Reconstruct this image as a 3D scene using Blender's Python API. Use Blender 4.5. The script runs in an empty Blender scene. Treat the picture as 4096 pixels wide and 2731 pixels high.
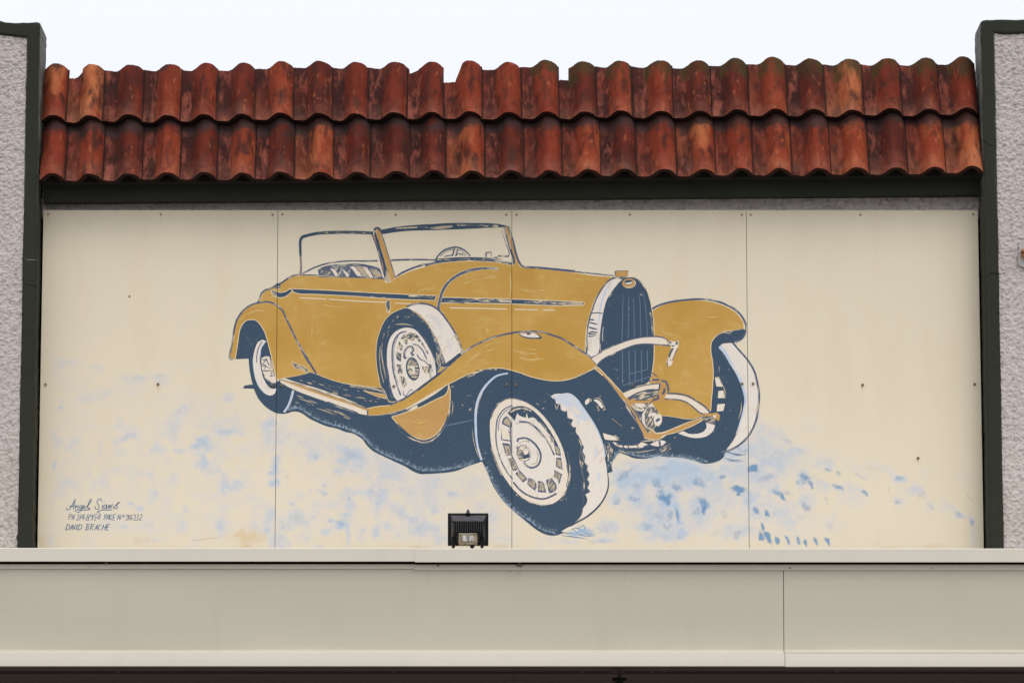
import bpy, bmesh, math, random
import numpy as np
from mathutils import Vector, Matrix
from mathutils.geometry import tessellate_polygon
random.seed(7); np.random.seed(7)
R = math.radians
SC = bpy.context.scene

# ------------------------------------------------------------------ camera
FPX = 17067.0                         # focal length in pixels of the 4096 px photograph (150 mm on a 36 mm sensor)
PITCH = R(9.2); DIST = 21.88; CAMZ = 1.6
CAM = Vector((-0.008, -DIST*math.cos(PITCH), CAMZ))
cam_d = bpy.data.cameras.new('camera'); cam_d.lens = 150; cam_d.sensor_width = 36
cam_d.clip_start = 0.1; cam_d.clip_end = 2000
cam = bpy.data.objects.new('camera', cam_d); SC.collection.objects.link(cam)
cam.location = CAM; cam.rotation_euler = (R(90)+PITCH, 0, 0); SC.camera = cam

# ------------------------------------------------------------------ sky, sun, exposure
world = bpy.data.worlds.new('World'); SC.world = world; world.use_nodes = True
wn = world.node_tree.nodes; wl = world.node_tree.links; wn.clear()
SUN_EL, SUN_AZ = R(52), R(160)        # azimuth measured clockwise from +Y: behind the camera, a little right
sky = wn.new('ShaderNodeTexSky'); sky.sky_type = 'NISHITA'; sky.sun_disc = False
sky.sun_elevation = SUN_EL; sky.sun_rotation = SUN_AZ; sky.air_density = 1.0; sky.dust_density = 4.0
bg1 = wn.new('ShaderNodeBackground'); bg1.inputs[1].default_value = 0.05
bg2 = wn.new('ShaderNodeBackground'); bg2.inputs[0].default_value = (0.960, 0.945, 0.965, 1)
# overcast sky: three times as bright overhead as at the horizon, (1 + 2 sin elevation) / 3
wt = wn.new('ShaderNodeTexCoord'); ws = wn.new('ShaderNodeSeparateXYZ'); wl.new(wt.outputs['Generated'], ws.inputs[0])
mx = wn.new('ShaderNodeMath'); mx.operation = 'MAXIMUM'; wl.new(ws.outputs[2], mx.inputs[0]); mx.inputs[1].default_value = 0
ma = wn.new('ShaderNodeMath'); ma.operation = 'MULTIPLY_ADD'; wl.new(mx.outputs[0], ma.inputs[0]); ma.inputs[1].default_value = 1.19; ma.inputs[2].default_value = 0.595
wl.new(ma.outputs[0], bg2.inputs[1])
add = wn.new('ShaderNodeAddShader'); wo = wn.new('ShaderNodeOutputWorld')
wl.new(sky.outputs[0], bg1.inputs[0]); wl.new(bg1.outputs[0], add.inputs[0]); wl.new(bg2.outputs[0], add.inputs[1])
wl.new(add.outputs[0], wo.inputs[0])
sun_d = bpy.data.lights.new('sun', 'SUN'); sun_d.energy = 0.7; sun_d.angle = R(24); sun_d.color = (1.0, 0.96, 0.90)
sun = bpy.data.objects.new('sun', sun_d); SC.collection.objects.link(sun)
sd = Vector((math.sin(SUN_AZ)*math.cos(SUN_EL), math.cos(SUN_AZ)*math.cos(SUN_EL), math.sin(SUN_EL)))
sun.rotation_euler = sd.to_track_quat('Z', 'Y').to_euler(); sun.location = (0, -5, 12)
SC.view_settings.view_transform = 'Standard'; SC.view_settings.look = 'None'
SC.view_settings.gamma = 1; SC.view_settings.exposure = 0.0; SC.view_settings.use_curve_mapping = False
SC.cycles.max_bounces = 6; SC.cycles.transparent_max_bounces = 12

# ------------------------------------------------------------------ where a point of the photograph lies on a plane Y = const
cp, sp_ = math.cos(PITCH), math.sin(PITCH)
def W(tx, ty, Y=0.0):
    a = (tx-2048.0)/FPX; b = -(ty-1365.5)/FPX
    dy = cp - b*sp_; dz = sp_ + b*cp
    t = (Y-CAM.y)/dy
    return CAM.x+a*t, CAM.z+dz*t
def T(x, z, Y=0.0):                    # world -> photograph
    dx, dy, dz = x-CAM.x, Y-CAM.y, z-CAM.z
    f = dy*cp+dz*sp_; u = -dy*sp_+dz*cp
    return 2048+FPX*dx/f, 1365.5-FPX*u/f
PXM = FPX/DIST

# ------------------------------------------------------------------ objects
def tag(o, label=None, cat=None, group=None, kind=None):
    if label: o['label'] = label
    if cat: o['category'] = cat
    if group: o['group'] = group
    if kind: o['kind'] = kind
    return o
def empty(name, loc=(0, 0, 0)):
    o = bpy.data.objects.new(name, None); o.empty_display_size = 0.1
    SC.collection.objects.link(o); o.location = loc; return o
def link(name, me, parent=None, mat=None):
    o = bpy.data.objects.new(name, me); SC.collection.objects.link(o)
    if mat: me.materials.append(mat)
    if parent:
        o.parent = parent
        o.matrix_parent_inverse = Matrix.Translation(parent_world(parent)).inverted()
    return o
def parent_world(p):
    return Vector(p.location) if p.parent is None else Vector((0, 0, 0))
def mesh_obj(name, bm, mat, parent=None, smooth=False):
    me = bpy.data.meshes.new(name)
    bmesh.ops.recalc_face_normals(bm, faces=bm.faces); bm.to_mesh(me); bm.free()
    if smooth:
        for p in me.polygons: p.use_smooth = True
    return link(name, me, parent, mat)
def bm_box(bm, x0, x1, y0, y1, z0, z1, bev=0):
    m = Matrix.Translation(((x0+x1)/2, (y0+y1)/2, (z0+z1)/2)) @ Matrix.Diagonal((abs(x1-x0), abs(y1-y0), abs(z1-z0), 1))
    r = bmesh.ops.create_cube(bm, size=1, matrix=m)
    if bev:
        es = list({e for v in r['verts'] for e in v.link_edges})
        bmesh.ops.bevel(bm, geom=es, offset=bev, segments=2, affect='EDGES', profile=0.5)
def box(name, x0, x1, y0, y1, z0, z1, mat, parent=None, bev=0):
    bm = bmesh.new(); bm_box(bm, x0, x1, y0, y1, z0, z1, bev)
    return mesh_obj(name, bm, mat, parent)
def vnoise(x, y, seed):
    rs = np.random.RandomState(seed); g = rs.rand(64, 64)
    xi = np.floor(x).astype(int); yi = np.floor(y).astype(int); fx = x-xi; fy = y-yi
    fx = fx*fx*(3-2*fx); fy = fy*fy*(3-2*fy)
    a = g[xi % 64, yi % 64]; b = g[(xi+1) % 64, yi % 64]; c = g[xi % 64, (yi+1) % 64]; d = g[(xi+1) % 64, (yi+1) % 64]
    return (a*(1-fx)+b*fx)*(1-fy)+(c*(1-fx)+d*fx)*fy

# ------------------------------------------------------------------ materials
def lin(r, g, b):
    f = lambda c: (c/255/12.92) if c/255 <= 0.04045 else ((c/255+0.055)/1.055)**2.4
    return (f(r), f(g), f(b), 1)
class Mat:
    def __init__(s, name, rough=0.6, spec=0.3):
        s.m = bpy.data.materials.new(name); s.m.use_nodes = True; s.n = s.m.node_tree.nodes; s.l = s.m.node_tree.links
        s.b = s.n['Principled BSDF']; s.out = s.n['Material Output']
        s.b.inputs['Roughness'].default_value = rough; s.b.inputs['Specular IOR Level'].default_value = spec
        s.tc = s.n.new('ShaderNodeTexCoord')
    def col(s, c):
        if isinstance(c, tuple): s.b.inputs['Base Color'].default_value = c
        else: s.l.new(c, s.b.inputs['Base Color'])
        return s
    def vec(s, src='Object', scale=(1, 1, 1), loc=(0, 0, 0), rot=(0, 0, 0)):
        mp = s.n.new('ShaderNodeMapping'); s.l.new(s.tc.outputs[src], mp.inputs[0])
        mp.inputs['Scale'].default_value = scale; mp.inputs['Location'].default_value = loc; mp.inputs['Rotation'].default_value = rot
        return mp.outputs[0]
    def noise(s, v, scale=5, detail=3, rough=0.55, dist=0, w=None):
        t = s.n.new('ShaderNodeTexNoise'); s.l.new(v, t.inputs['Vector'])
        t.inputs['Scale'].default_value = scale; t.inputs['Detail'].default_value = detail
        t.inputs['Roughness'].default_value = rough; t.inputs['Distortion'].default_value = dist
        if w is not None: t.noise_dimensions = '4D'; s.l.new(w, t.inputs['W'])
        return t.outputs[0]
    def ramp(s, v, stops, interp='LINEAR'):
        r = s.n.new('ShaderNodeValToRGB'); s.l.new(v, r.inputs[0]); cr = r.color_ramp; cr.interpolation = interp
        while len(cr.elements) < len(stops): cr.elements.new(0.5)
        for e, (p, c) in zip(cr.elements, stops):
            e.position = p; e.color = c if isinstance(c, tuple) else (c, c, c, 1)
        return r.outputs[0]
    def mix(s, f, a, b, mode='MIX'):
        m = s.n.new('ShaderNodeMix'); m.data_type = 'RGBA'; m.blend_type = mode
        for k, v in ((0, f), (6, a), (7, b)):
            if isinstance(v, (tuple, float, int)): m.inputs[k].default_value = v
            else: s.l.new(v, m.inputs[k])
        return m.outputs[2]
    def math(s, op, a, b=0.0):
        m = s.n.new('ShaderNodeMath'); m.operation = op
        for k, v in ((0, a), (1, b)):
            if isinstance(v, (float, int)): m.inputs[k].default_value = v
            else: s.l.new(v, m.inputs[k])
        return m.outputs[0]
    def bump(s, h, strength=0.5, dist=0.01):
        b = s.n.new('ShaderNodeBump'); b.inputs['Strength'].default_value = strength; b.inputs['Distance'].default_value = dist
        s.l.new(h, b.inputs['Height']); s.l.new(b.outputs[0], s.b.inputs['Normal']); return s
    def attr(s, name):
        a = s.n.new('ShaderNodeAttribute'); a.attribute_name = name; return a
    def alpha(s, f):
        s.l.new(f, s.b.inputs['Alpha']); return s

CREAM = (0.80, 0.690, 0.500, 1)
PALE = (0.64, 0.595, 0.54, 1)
BLUE = (0.040, 0.070, 0.112, 1)
OCHRE = (0.448, 0.262, 0.057, 1)

def paint(name, base, under, amount, scale=(14, 130, 1), src='UV', second=None, rough=0.45):
    """brush paint: streaks along U where the board shows through"""
    m = Mat(name, rough, 0.12)
    v = m.vec(src, scale)
    n = m.noise(v, 1.0, 3, 0.6, 0.6)
    big = m.noise(m.vec('Object', (7, 7, 7)), 1.0, 2)
    th = m.math('ADD', n, m.math('MULTIPLY', m.math('SUBTRACT', big, 0.5), 0.55))
    f = m.ramp(th, [(0.78-amount*0.45, 0.0), (0.86-amount*0.45, 1.0)])
    c = base
    fine = m.noise(m.vec('Object', (1, 1, 1)), 38, 3)
    c = m.mix(m.math('MULTIPLY', fine, 0.5), base, second or tuple(min(1, x*1.25) for x in base[:3])+(1,))
    m.col(m.mix(f, c, under)); return m.m

M = {}
M['dark'] = paint('dark_blue_paint', BLUE, (0.45, 0.40, 0.32, 1), 0.17, (40, 60, 1))
M['brush'] = paint('brushed_blue_outline', (0.070, 0.095, 0.150, 1), (0.50, 0.45, 0.37, 1), 0.50, (16, 160, 1))
M['hatch'] = paint('scratched_blue_paint', (0.085, 0.105, 0.130, 1), (0.60, 0.51, 0.37, 1), 0.62, (22, 110, 1))
M['wood'] = paint('scratched_cream_paint', (0.40, 0.34, 0.25, 1), (0.14, 0.145, 0.155, 1), 0.50, (30, 130, 1))
def worn_ochre(name, a, b, pale):
    m = Mat(name, 0.42, 0.12)
    big = m.noise(m.vec('Object', (1, 1, 1)), 3.2, 4, .6, .4); mid = m.noise(m.vec('Object', (9, 1, 22), (0, 0, 0), (0, R(20), 0)), 1, 4, .7, .6); mid2 = m.noise(m.vec('Object', (30, 1, 9), (3, 0, 4), (0, R(-15), 0)), 1, 4, .7, .4)
    c = m.mix(m.ramp(big, [(.35, 0), (.68, 1)]), a, b)
    c = m.mix(m.ramp(m.math('ADD', m.math('MULTIPLY', mid, .75), m.math('MULTIPLY', big, .25)), [(.54, 0), (.72, .65)]), c, pale)
    c = m.mix(m.ramp(m.math('ADD', m.math('MULTIPLY', mid2, .8), m.math('MULTIPLY', big, .2)), [(.58, 0), (.74, .55)]), c, pale)
    c = m.mix(m.ramp(m.noise(m.vec('Object', (1, 1, 1), (4, 4, 4)), 46, 3, .8), [(.68, 0), (.74, .7)]), c, (0.66, 0.54, 0.34, 1))
    m.col(c); return m.m
M['ochre'] = worn_ochre('ochre_paint', OCHRE, (0.515, 0.320, 0.090, 1), (0.55, 0.405, 0.15, 1))
M['ochre2'] = worn_ochre('tan_ochre_paint', (0.455, 0.262, 0.088, 1), (0.50, 0.31, 0.12, 1), (0.55, 0.38, 0.18, 1))
M['cream'] = paint('cream_paint', (0.65, 0.58, 0.49, 1), (0.60, 0.53, 0.43, 1), 0.1, (9, 40, 1))
M['white'] = paint('white_paint', PALE, (0.62, 0.55, 0.47, 1), 0.40, (10, 50, 1))
M['sky_blue'] = paint('pale_blue_paint', (0.42, 0.50, 0.63, 1), (0.56, 0.58, 0.62, 1), 0.45, (10, 60, 1))
M['ice'] = paint('ice_blue_paint', (0.50, 0.545, 0.615, 1), (0.60, 0.58, 0.56, 1), 0.45, (14, 40, 1))
M['line'] = paint('grey_blue_line_paint', (0.105, 0.150, 0.225, 1), (0.16, 0.20, 0.27, 1), 0.3, (20, 100, 1))
M['ink'] = paint('lettering_paint', (0.12, 0.165, 0.24, 1), (0.26, 0.28, 0.33, 1), 0.35, (30, 150, 1))
M['halo'] = paint('pale_edge_paint', (0.64, 0.54, 0.36, 1), (0.56, 0.44, 0.25, 1), 0.3, (20, 100, 1))

# soft dry-brushed edge: blue paint that breaks up where the brush ran dry
def dry(name, base, bias, sx=150, sy=150):
    m = Mat(name, 0.6, 0.2)
    n = m.noise(m.vec('Object', (sx, 1, sy)), 1.0, 4, 0.75); n = m.math('ADD', m.math('MULTIPLY', n, .6), m.math('MULTIPLY', m.noise(m.vec('Object', (26, 1, 34)), 1.0, 3, 0.7), .4))
    a = m.attr('fade').outputs['Fac']
    f = m.ramp(m.math('ADD', m.math('MULTIPLY', n, 1.0), m.math('MULTIPLY', a, 0.36)), [(0.66-bias, 0.0), (0.88-bias, 0.9)])
    m.col(base); m.alpha(f); return m.m
def dry_streak(name, base, bias, cov, under, scale=(18, 170, 1)):
    m = Mat(name, 0.5, 0.2)
    n = m.noise(m.vec('UV', scale), 1.0, 4, 0.75)
    a = m.attr('fade').outputs['Fac']
    f = m.ramp(m.math('ADD', m.math('MULTIPLY', n, 0.9), m.math('MULTIPLY', a, 0.30)), [(0.62-bias, 0.0), (0.82-bias, cov)])
    m.col(m.mix(f, under, base)); return m.m
M['flaxen'] = dry_streak('yellow_highlight_paint', (0.60, 0.47, 0.20, 1), 0.05, 0.85, OCHRE)
M['scuff'] = dry_streak('scuffed_shadow_edge', (0.30, 0.40, 0.49, 1), 0.0, 0.9, BLUE, (75, 60, 1))
M['tint'] = dry_streak('blue_tint_on_white', (0.44, 0.52, 0.64, 1), 0.0, 0.8, PALE, (20, 40, 1))
M['dry_blue'] = dry('dry_brushed_blue', (0.12, 0.20, 0.30, 1), -0.04)
M['dry_pale'] = dry('dry_brushed_pale_blue', (0.36, 0.47, 0.58, 1), -0.05)
M['dab'] = dry('blue_dab_paint', (0.145, 0.29, 0.50, 1), 0.02)
M['dab2'] = dry('light_blue_dab_paint', (0.36, 0.53, 0.73, 1), 0.0)

# ------------------------------------------------------------------ flat paint shapes traced on the board plane
CR = {'A': (900, 1060, 3.92), 'B': (1150, 860, 3.92), 'C': (1700, 860, 3.92), 'D': (2250, 1020, 3.92), 'E': (1450, 1160, 3.92),
      'F': (900, 1350, 3.92), 'G': (1400, 1460, 3.408), 'H': (1850, 1560, 2.6133), 'I': (2300, 1400, 3.408), 'J': (2580, 1160, 2.2404),
      'K': (1900, 1260, 3.563), 'L': (140, 1350, 1.845), 'M': (1040, 1700, 2.352), 'N': (2300, 1650, 2.6133), 'O': (3000, 1600, 2.45),
      'P': (240, 1980, 6.533)}
def P(s):
    """'A 10 20 30 40 B 5 6' -> points in photograph pixels"""
    out = []; ox, oy, k = 0, 0, 1.0; nums = []
    for t in s.split():
        if t in CR: ox, oy, k = CR[t]; continue
        nums.append(float(t))
        if len(nums) == 2: out.append((ox+nums[0]/k, oy+nums[1]/k)); nums = []
    return out
def smooth(pts, closed, seg=6, corner=50):
    n = len(pts); P_ = [Vector(p) for p in pts]
    if n < 3: return [tuple(p) for p in P_]
    def ang(i):
        a = P_[i]-P_[i-1]; b = P_[(i+1) % n]-P_[i]
        if a.length < 1e-6 or b.length < 1e-6: return 0
        return abs(math.degrees(a.angle(b)))
    sharp = [ang(i) > corner if (closed or 0 < i < n-1) else True for i in range(n)]
    out = []; rng = range(n) if closed else range(n-1)
    for i in rng:
        p1, p2 = P_[i], P_[(i+1) % n]
        p0 = p1*2-p2 if sharp[i] else P_[i-1]
        p3 = p2*2-p1 if sharp[(i+1) % n] else P_[(i+2) % n]
        d1 = max((p1-p0).length, 1e-3)**.5; d2 = max((p2-p1).length, 1e-3)**.5; d3 = max((p3-p2).length, 1e-3)**.5
        m1 = (p1-p0)/d1-(p2-p0)/(d1+d2)+(p2-p1)/d2; m2 = (p2-p1)/d2-(p3-p1)/(d2+d3)+(p3-p2)/d3
        m1 *= d2; m2 *= d2
        k = max(1, min(seg, int((p2-p1).length/5)))
        for j in range(k):
            t = j/k; t2 = t*t; t3 = t2*t
            out.append(tuple(p1*(2*t3-3*t2+1)+m1*(t3-2*t2+t)+p2*(-2*t3+3*t2)+m2*(t3-t2)))
    if not closed: out.append(tuple(P_[-1]))
    return out

SEAMS = [W(1112, 841)[0], W(2048, 841)[0], W(2985, 841)[0]]
SEAMS[1] = W(2047.5, 1500)[0]
GAP = 0.0013
LAY = []
def lay(pts, pad=0):
    """a shape lies one coat of paint above whatever it overlaps"""
    a = min(p[0] for p in pts)-pad; b = max(p[0] for p in pts)+pad; c = min(p[1] for p in pts)-pad; d = max(p[1] for p in pts)+pad
    k = 1+max([l[4] for l in LAY if l[0] < b and l[1] > a and l[2] < d and l[3] > c] or [0])
    LAY.append((a, b, c, d, k)); return -0.0003-0.000010*k
class Flat:
    def __init__(s): s.v = []; s.f = []; s.uv = []; s.mi = []; s.fade = []; s.mats = []
    def mat(s, m):
        if m not in s.mats: s.mats.append(m)
        return s.mats.index(m)
    def poly(s, txt, m='ochre', rot=0, halo=0, wob=0.6, corner=50):
        pts = smooth(P(txt) if isinstance(txt, str) else txt, True, corner=corner)
        pts = [(x+random.uniform(-wob, wob)*.5, y+random.uniform(-wob, wob)*.5) for x, y in pts]
        Y = lay(pts); b = len(s.v); k = s.mat(m); c, d = math.cos(R(rot)), math.sin(R(rot))
        for x, y in pts:
            X, Z = W(x, y, 0); s.v.append((X, Y, Z)); s.uv.append((X*c+Z*d, -X*d+Z*c)); s.fade.append(1)
        for t in tessellate_polygon([[Vector((x, y, 0)) for x, y in pts]]):
            s.f.append([b+i for i in t]); s.mi.append(k)
        if halo: s.line(pts+[pts[0]], halo, 'halo', raw=True)
        return s
    def line(s, txt, w=8, m='brush', raw=False, taper=(1, 1), fade=None, wob=0.0, corner=55):
        pts = txt if raw else smooth(P(txt) if isinstance(txt, str) else txt, False, corner=corner)
        q = [pts[0]]
        for p in pts[1:]:
            if math.hypot(p[0]-q[-1][0], p[1]-q[-1][1]) > 0.8: q.append(p)
        if len(q) < 2: return s
        if m == 'flaxen': fade = 1
        Y = lay(q, 4); b = len(s.v); k = s.mat(m); L = 0; n = len(q); off = random.uniform(0, 9)
        for i, (x, y) in enumerate(q):
            a = q[max(0, i-1)]; c = q[min(n-1, i+1)]
            tx, ty = c[0]-a[0], c[1]-a[1]; l = math.hypot(tx, ty) or 1; nx, ny = -ty/l, tx/l
            if i: L += math.hypot(x-q[i-1][0], y-q[i-1][1])/PXM
            t = i/(n-1); e = 0.35
            ww = w(t) if callable(w) else w
            ww *= taper[0]+(1-taper[0])*min(1, t/e) if t < e else 1
            ww *= taper[1]+(1-taper[1])*min(1, (1-t)/e) if t > 1-e else 1
            ww *= 1+random.uniform(-1, 1)*0.07
            for sg in (-1, 0, 1):
                X, Z = W(x+nx*ww/2*sg, y+ny*ww/2*sg, 0)
                s.v.append((X, Y, Z)); s.uv.append((L+off, off+sg*ww/2/PXM)); s.fade.append(1 if fade is None else ((sg+1)/2 if fade == 'out' else (1 if sg == 0 else 0)))
        for i in range(n-1):
            for j in (0, 1):
                s.f.append([b+3*i+j, b+3*i+j+1, b+3*i+j+4, b+3*i+j+3]); s.mi.append(k)
        return s
    def ell(s, cx, cy, rx, ry, ang=0, m='white', n=28, a0=0, a1=360):
        c, d = math.cos(R(ang)), math.sin(R(ang)); pts = []
        for i in range(n):
            t = R(a0+(a1-a0)*i/n); x, y = rx*math.cos(t), ry*math.sin(t); pts.append((cx+x*c-y*d, cy+x*d+y*c))
        return s.poly(pts, m, corner=80)
    def blob(s, cx, cy, rx, ry, ang=0, m='dab', n=18):
        """patch fading from its middle outwards"""
        Y = lay([(cx-rx-ry, cy-rx-ry), (cx+rx+ry, cy+rx+ry)]); b = len(s.v); k = s.mat(m); c, d = math.cos(R(ang)), math.sin(R(ang)); rings = (0, .45, .75, 1.0)
        for r, fa in zip(rings, (1, .8, .45, 0)):
            for i in range(n):
                t = 2*math.pi*i/n; j = 1+random.uniform(-.15, .15); x, y = rx*r*math.cos(t)*j, ry*r*math.sin(t)*j
                X, Z = W(cx+x*c-y*d, cy+x*d+y*c, 0); s.v.append((X, Y, Z)); s.uv.append((X, Z)); s.fade.append(fa)
        for r in range(3):
            for i in range(n):
                a = b+r*n+i; a2 = b+r*n+(i+1) % n
                s.f.append([a, a2, a2+n, a+n] if r else [b, a2+n, a+n]); s.mi.append(k)
        return s
    def build(s, name, parent, label=None):
        me = bpy.data.meshes.new(name); me.from_pydata(s.v, [], s.f)
        for m in s.mats: me.materials.append(M[m])
        me.polygons.foreach_set('material_index', s.mi)
        ul = me.uv_layers.new(name='UVMap'); li = [l.vertex_index for l in me.loops]
        ul.data.foreach_set('uv', [c for i in li for c in s.uv[i]])
        at = me.attributes.new('fade', 'FLOAT', 'POINT'); at.data.foreach_set('value', s.fade)
        # the paint is split where the boards meet
        bm = bmesh.new(); bm.from_mesh(me); xs = [v.co.x for v in bm.verts]
        for sx in SEAMS:
            if min(xs) < sx-GAP and max(xs) > sx+GAP:
                for e in (-GAP, GAP):
                    bmesh.ops.bisect_plane(bm, geom=bm.verts[:]+bm.edges[:]+bm.faces[:], plane_co=(sx+e, 0, 0), plane_no=(1, 0, 0), dist=1e-6)
                bmesh.ops.delete(bm, geom=[f for f in bm.faces if abs(f.calc_center_median().x-sx) < GAP*.98], context='FACES')
        for f in bm.faces:
            if f.normal.y > 0: f.normal_flip()
        bm.to_mesh(me); bm.free()
        o = link(name, me, parent)
        if label: o['label'] = label
        return o

# ------------------------------------------------------------------ the mural: four boards and what is painted on them
mural = empty('mural', (0, -0.0, W(2048, 2240)[1]))
tag(mural, 'cream four board mural of an ochre vintage open car above the awning', 'mural')

bm_ = Mat('painted_board', 0.55, 0.25)
n1 = bm_.noise(bm_.vec('Object', (1, 1, 1)), 2.2, 3); n2 = bm_.noise(bm_.vec('Object', (1, 1, 1)), 55, 3, .7); n7 = bm_.noise(bm_.vec('Object', (5, 1, 1.1)), 1, 4, .65, .3)
n3 = bm_.noise(bm_.vec('Object', (1, 1, 1)), 9, 4, .65, .4); n4 = bm_.mix(.5, bm_.noise(bm_.vec('Object', (150, 1, 150)), 1, 3, .8), bm_.noise(bm_.vec('Object', (62, 1, 62)), 1, 4, .8)); n4 = bm_.math('ADD', bm_.math('MULTIPLY', n4, 1.7), -.35)
c = bm_.mix(n1, (0.635, 0.578, 0.446, 1), (0.690, 0.624, 0.490, 1))
c = bm_.mix(bm_.ramp(n7, [(.52, 0), (.76, .3)]), c, (0.60, 0.50, 0.345, 1))
c = bm_.mix(bm_.math('MULTIPLY', n2, 0.18), c, (0.54, 0.49, 0.38, 1))
aw = bm_.attr('wash'); sep = bm_.n.new('ShaderNodeSeparateColor'); bm_.l.new(aw.outputs['Color'], sep.inputs[0])
lw, st, ag = sep.outputs[0], sep.outputs[1], sep.outputs[2]
n6 = bm_.noise(bm_.vec('Object', (52, 1, 46), (2, 2, 2)), 1, 5, .85, .3)
f1 = bm_.ramp(bm_.math('ADD', bm_.math('ADD', lw, bm_.math('MULTIPLY', bm_.math('SUBTRACT', n3, .5), 0.4)), bm_.math('MULTIPLY', bm_.math('SUBTRACT', n6, .5), 1.35)), [(0.10, 0.0), (0.55, 0.68), (0.95, 0.92)])
c = bm_.mix(f1, c, bm_.mix(bm_.ramp(bm_.math('ADD', lw, bm_.math('MULTIPLY', bm_.math('SUBTRACT', n4, .5), .35)), [(.25, 0), (.95, 1)]), (0.585, 0.565, 0.57, 1), (0.37, 0.475, 0.60, 1)))
f2 = bm_.ramp(bm_.math('ADD', bm_.math('MULTIPLY', st, 0.62), bm_.math('MULTIPLY', n4, 0.9)), [(0.60, 0.0), (0.98, 0.92)])
c = bm_.mix(f2, c, bm_.mix(st, (0.29, 0.35, 0.43, 1), (0.11, 0.245, 0.43, 1)))
f3 = bm_.ramp(bm_.math('ADD', ag, bm_.math('MULTIPLY', bm_.math('SUBTRACT', n3, .5), 0.6)), [(0.25, 0.0), (1.0, 0.8)])
c = bm_.mix(f3, c, (0.56, 0.42, 0.22, 1))
bm_.col(c); bm_.bump(n2, 0.08, 0.002); M['board'] = bm_.m
em = Mat('board_edge', 0.8); em.col((0.16, 0.12, 0.09, 1)); M['board_edge'] = em.m

# patches of the snow/ground wash, in photograph pixels: x, y, rx, ry, angle, amount
LW = []; ST = []; AG = []
def add(lst, crop, *rows):
    ox, oy, k = CR[crop]
    for x, y, rx, ry, a, v in rows: lst.append((ox+x/k, oy+y/k, rx/k, ry/k, a, v))
add(LW, 'L', (230, 180, 110, 45, 0, .45), (140, 210, 20, 90, 0, .4), (460, 220, 60, 40, 0, .45), (740, 300, 140, 40, 0, .5), (940, 300, 90, 50, 0, .5),
    (1100, 210, 160, 50, 0, .25), (450, 430, 200, 45, -12, .3), (740, 390, 80, 40, 0, .3), (1430, 440, 60, 40, 0, .6), (1090, 540, 100, 40, -10, .45),
    (1010, 680, 70, 110, 20, .35), (190, 520, 25, 25, 0, .6), (190, 460, 25, 18, 0, .5), (690, 730, 110, 40, -18, .55), (150, 750, 60, 80, 0, .4),
    (920, 830, 60, 60, 0, .45), (1060, 835, 60, 30, 0, .45), (1230, 790, 80, 80, 20, .65), (1420, 690, 130, 40, 0, .5), (1740, 640, 70, 40, 0, .55),
    (1250, 910, 60, 50, 50, .6), (1190, 930, 30, 30, 0, .5), (1310, 970, 90, 35, 10, .45), (1350, 800, 60, 140, 0, .3), (1400, 1080, 60, 80, 10, .55),
    (1500, 1090, 140, 50, 5, .4), (1720, 680, 50, 200, 0, .35), (1770, 920, 40, 60, 0, .7), (1770, 1000, 50, 25, 0, .6), (1770, 1070, 45, 40, 0, .6),
    (510, 1085, 35, 30, 0, .5), (430, 1110, 30, 50, 0, .35), (850, 1030, 30, 40, 0, .4), (870, 1160, 40, 60, 0, .5), (970, 1190, 60, 60, 0, .3),
    (710, 1225, 30, 15, 15, .5), (770, 1265, 35, 25, 10, .6), (1110, 1265, 20, 25, 0, .5), (1380, 1400, 60, 90, 0, .5), (1700, 1390, 50, 90, 10, .5),
    (1750, 1500, 60, 60, 0, .5), (140, 940, 25, 50, 0, .6), (130, 1100, 20, 300, 0, .3), (120, 1500, 35, 60, 0, .5), (480, 810, 15, 70, 5, .35),
    (385, 975, 20, 80, -25, .3), (660, 1390, 50, 25, 0, .35), (850, 1370, 50, 30, 0, .3), (820, 1500, 160, 25, -6, .3), (620, 610, 40, 40, 0, .3),
    (1350, 620, 300, 60, 0, .25), (700, 350, 120, 60, 0, .2), (1200, 480, 260, 60, 10, .2), (250, 330, 150, 90, 10, .18), (1000, 1060, 60, 60, 0, .3))
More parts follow.
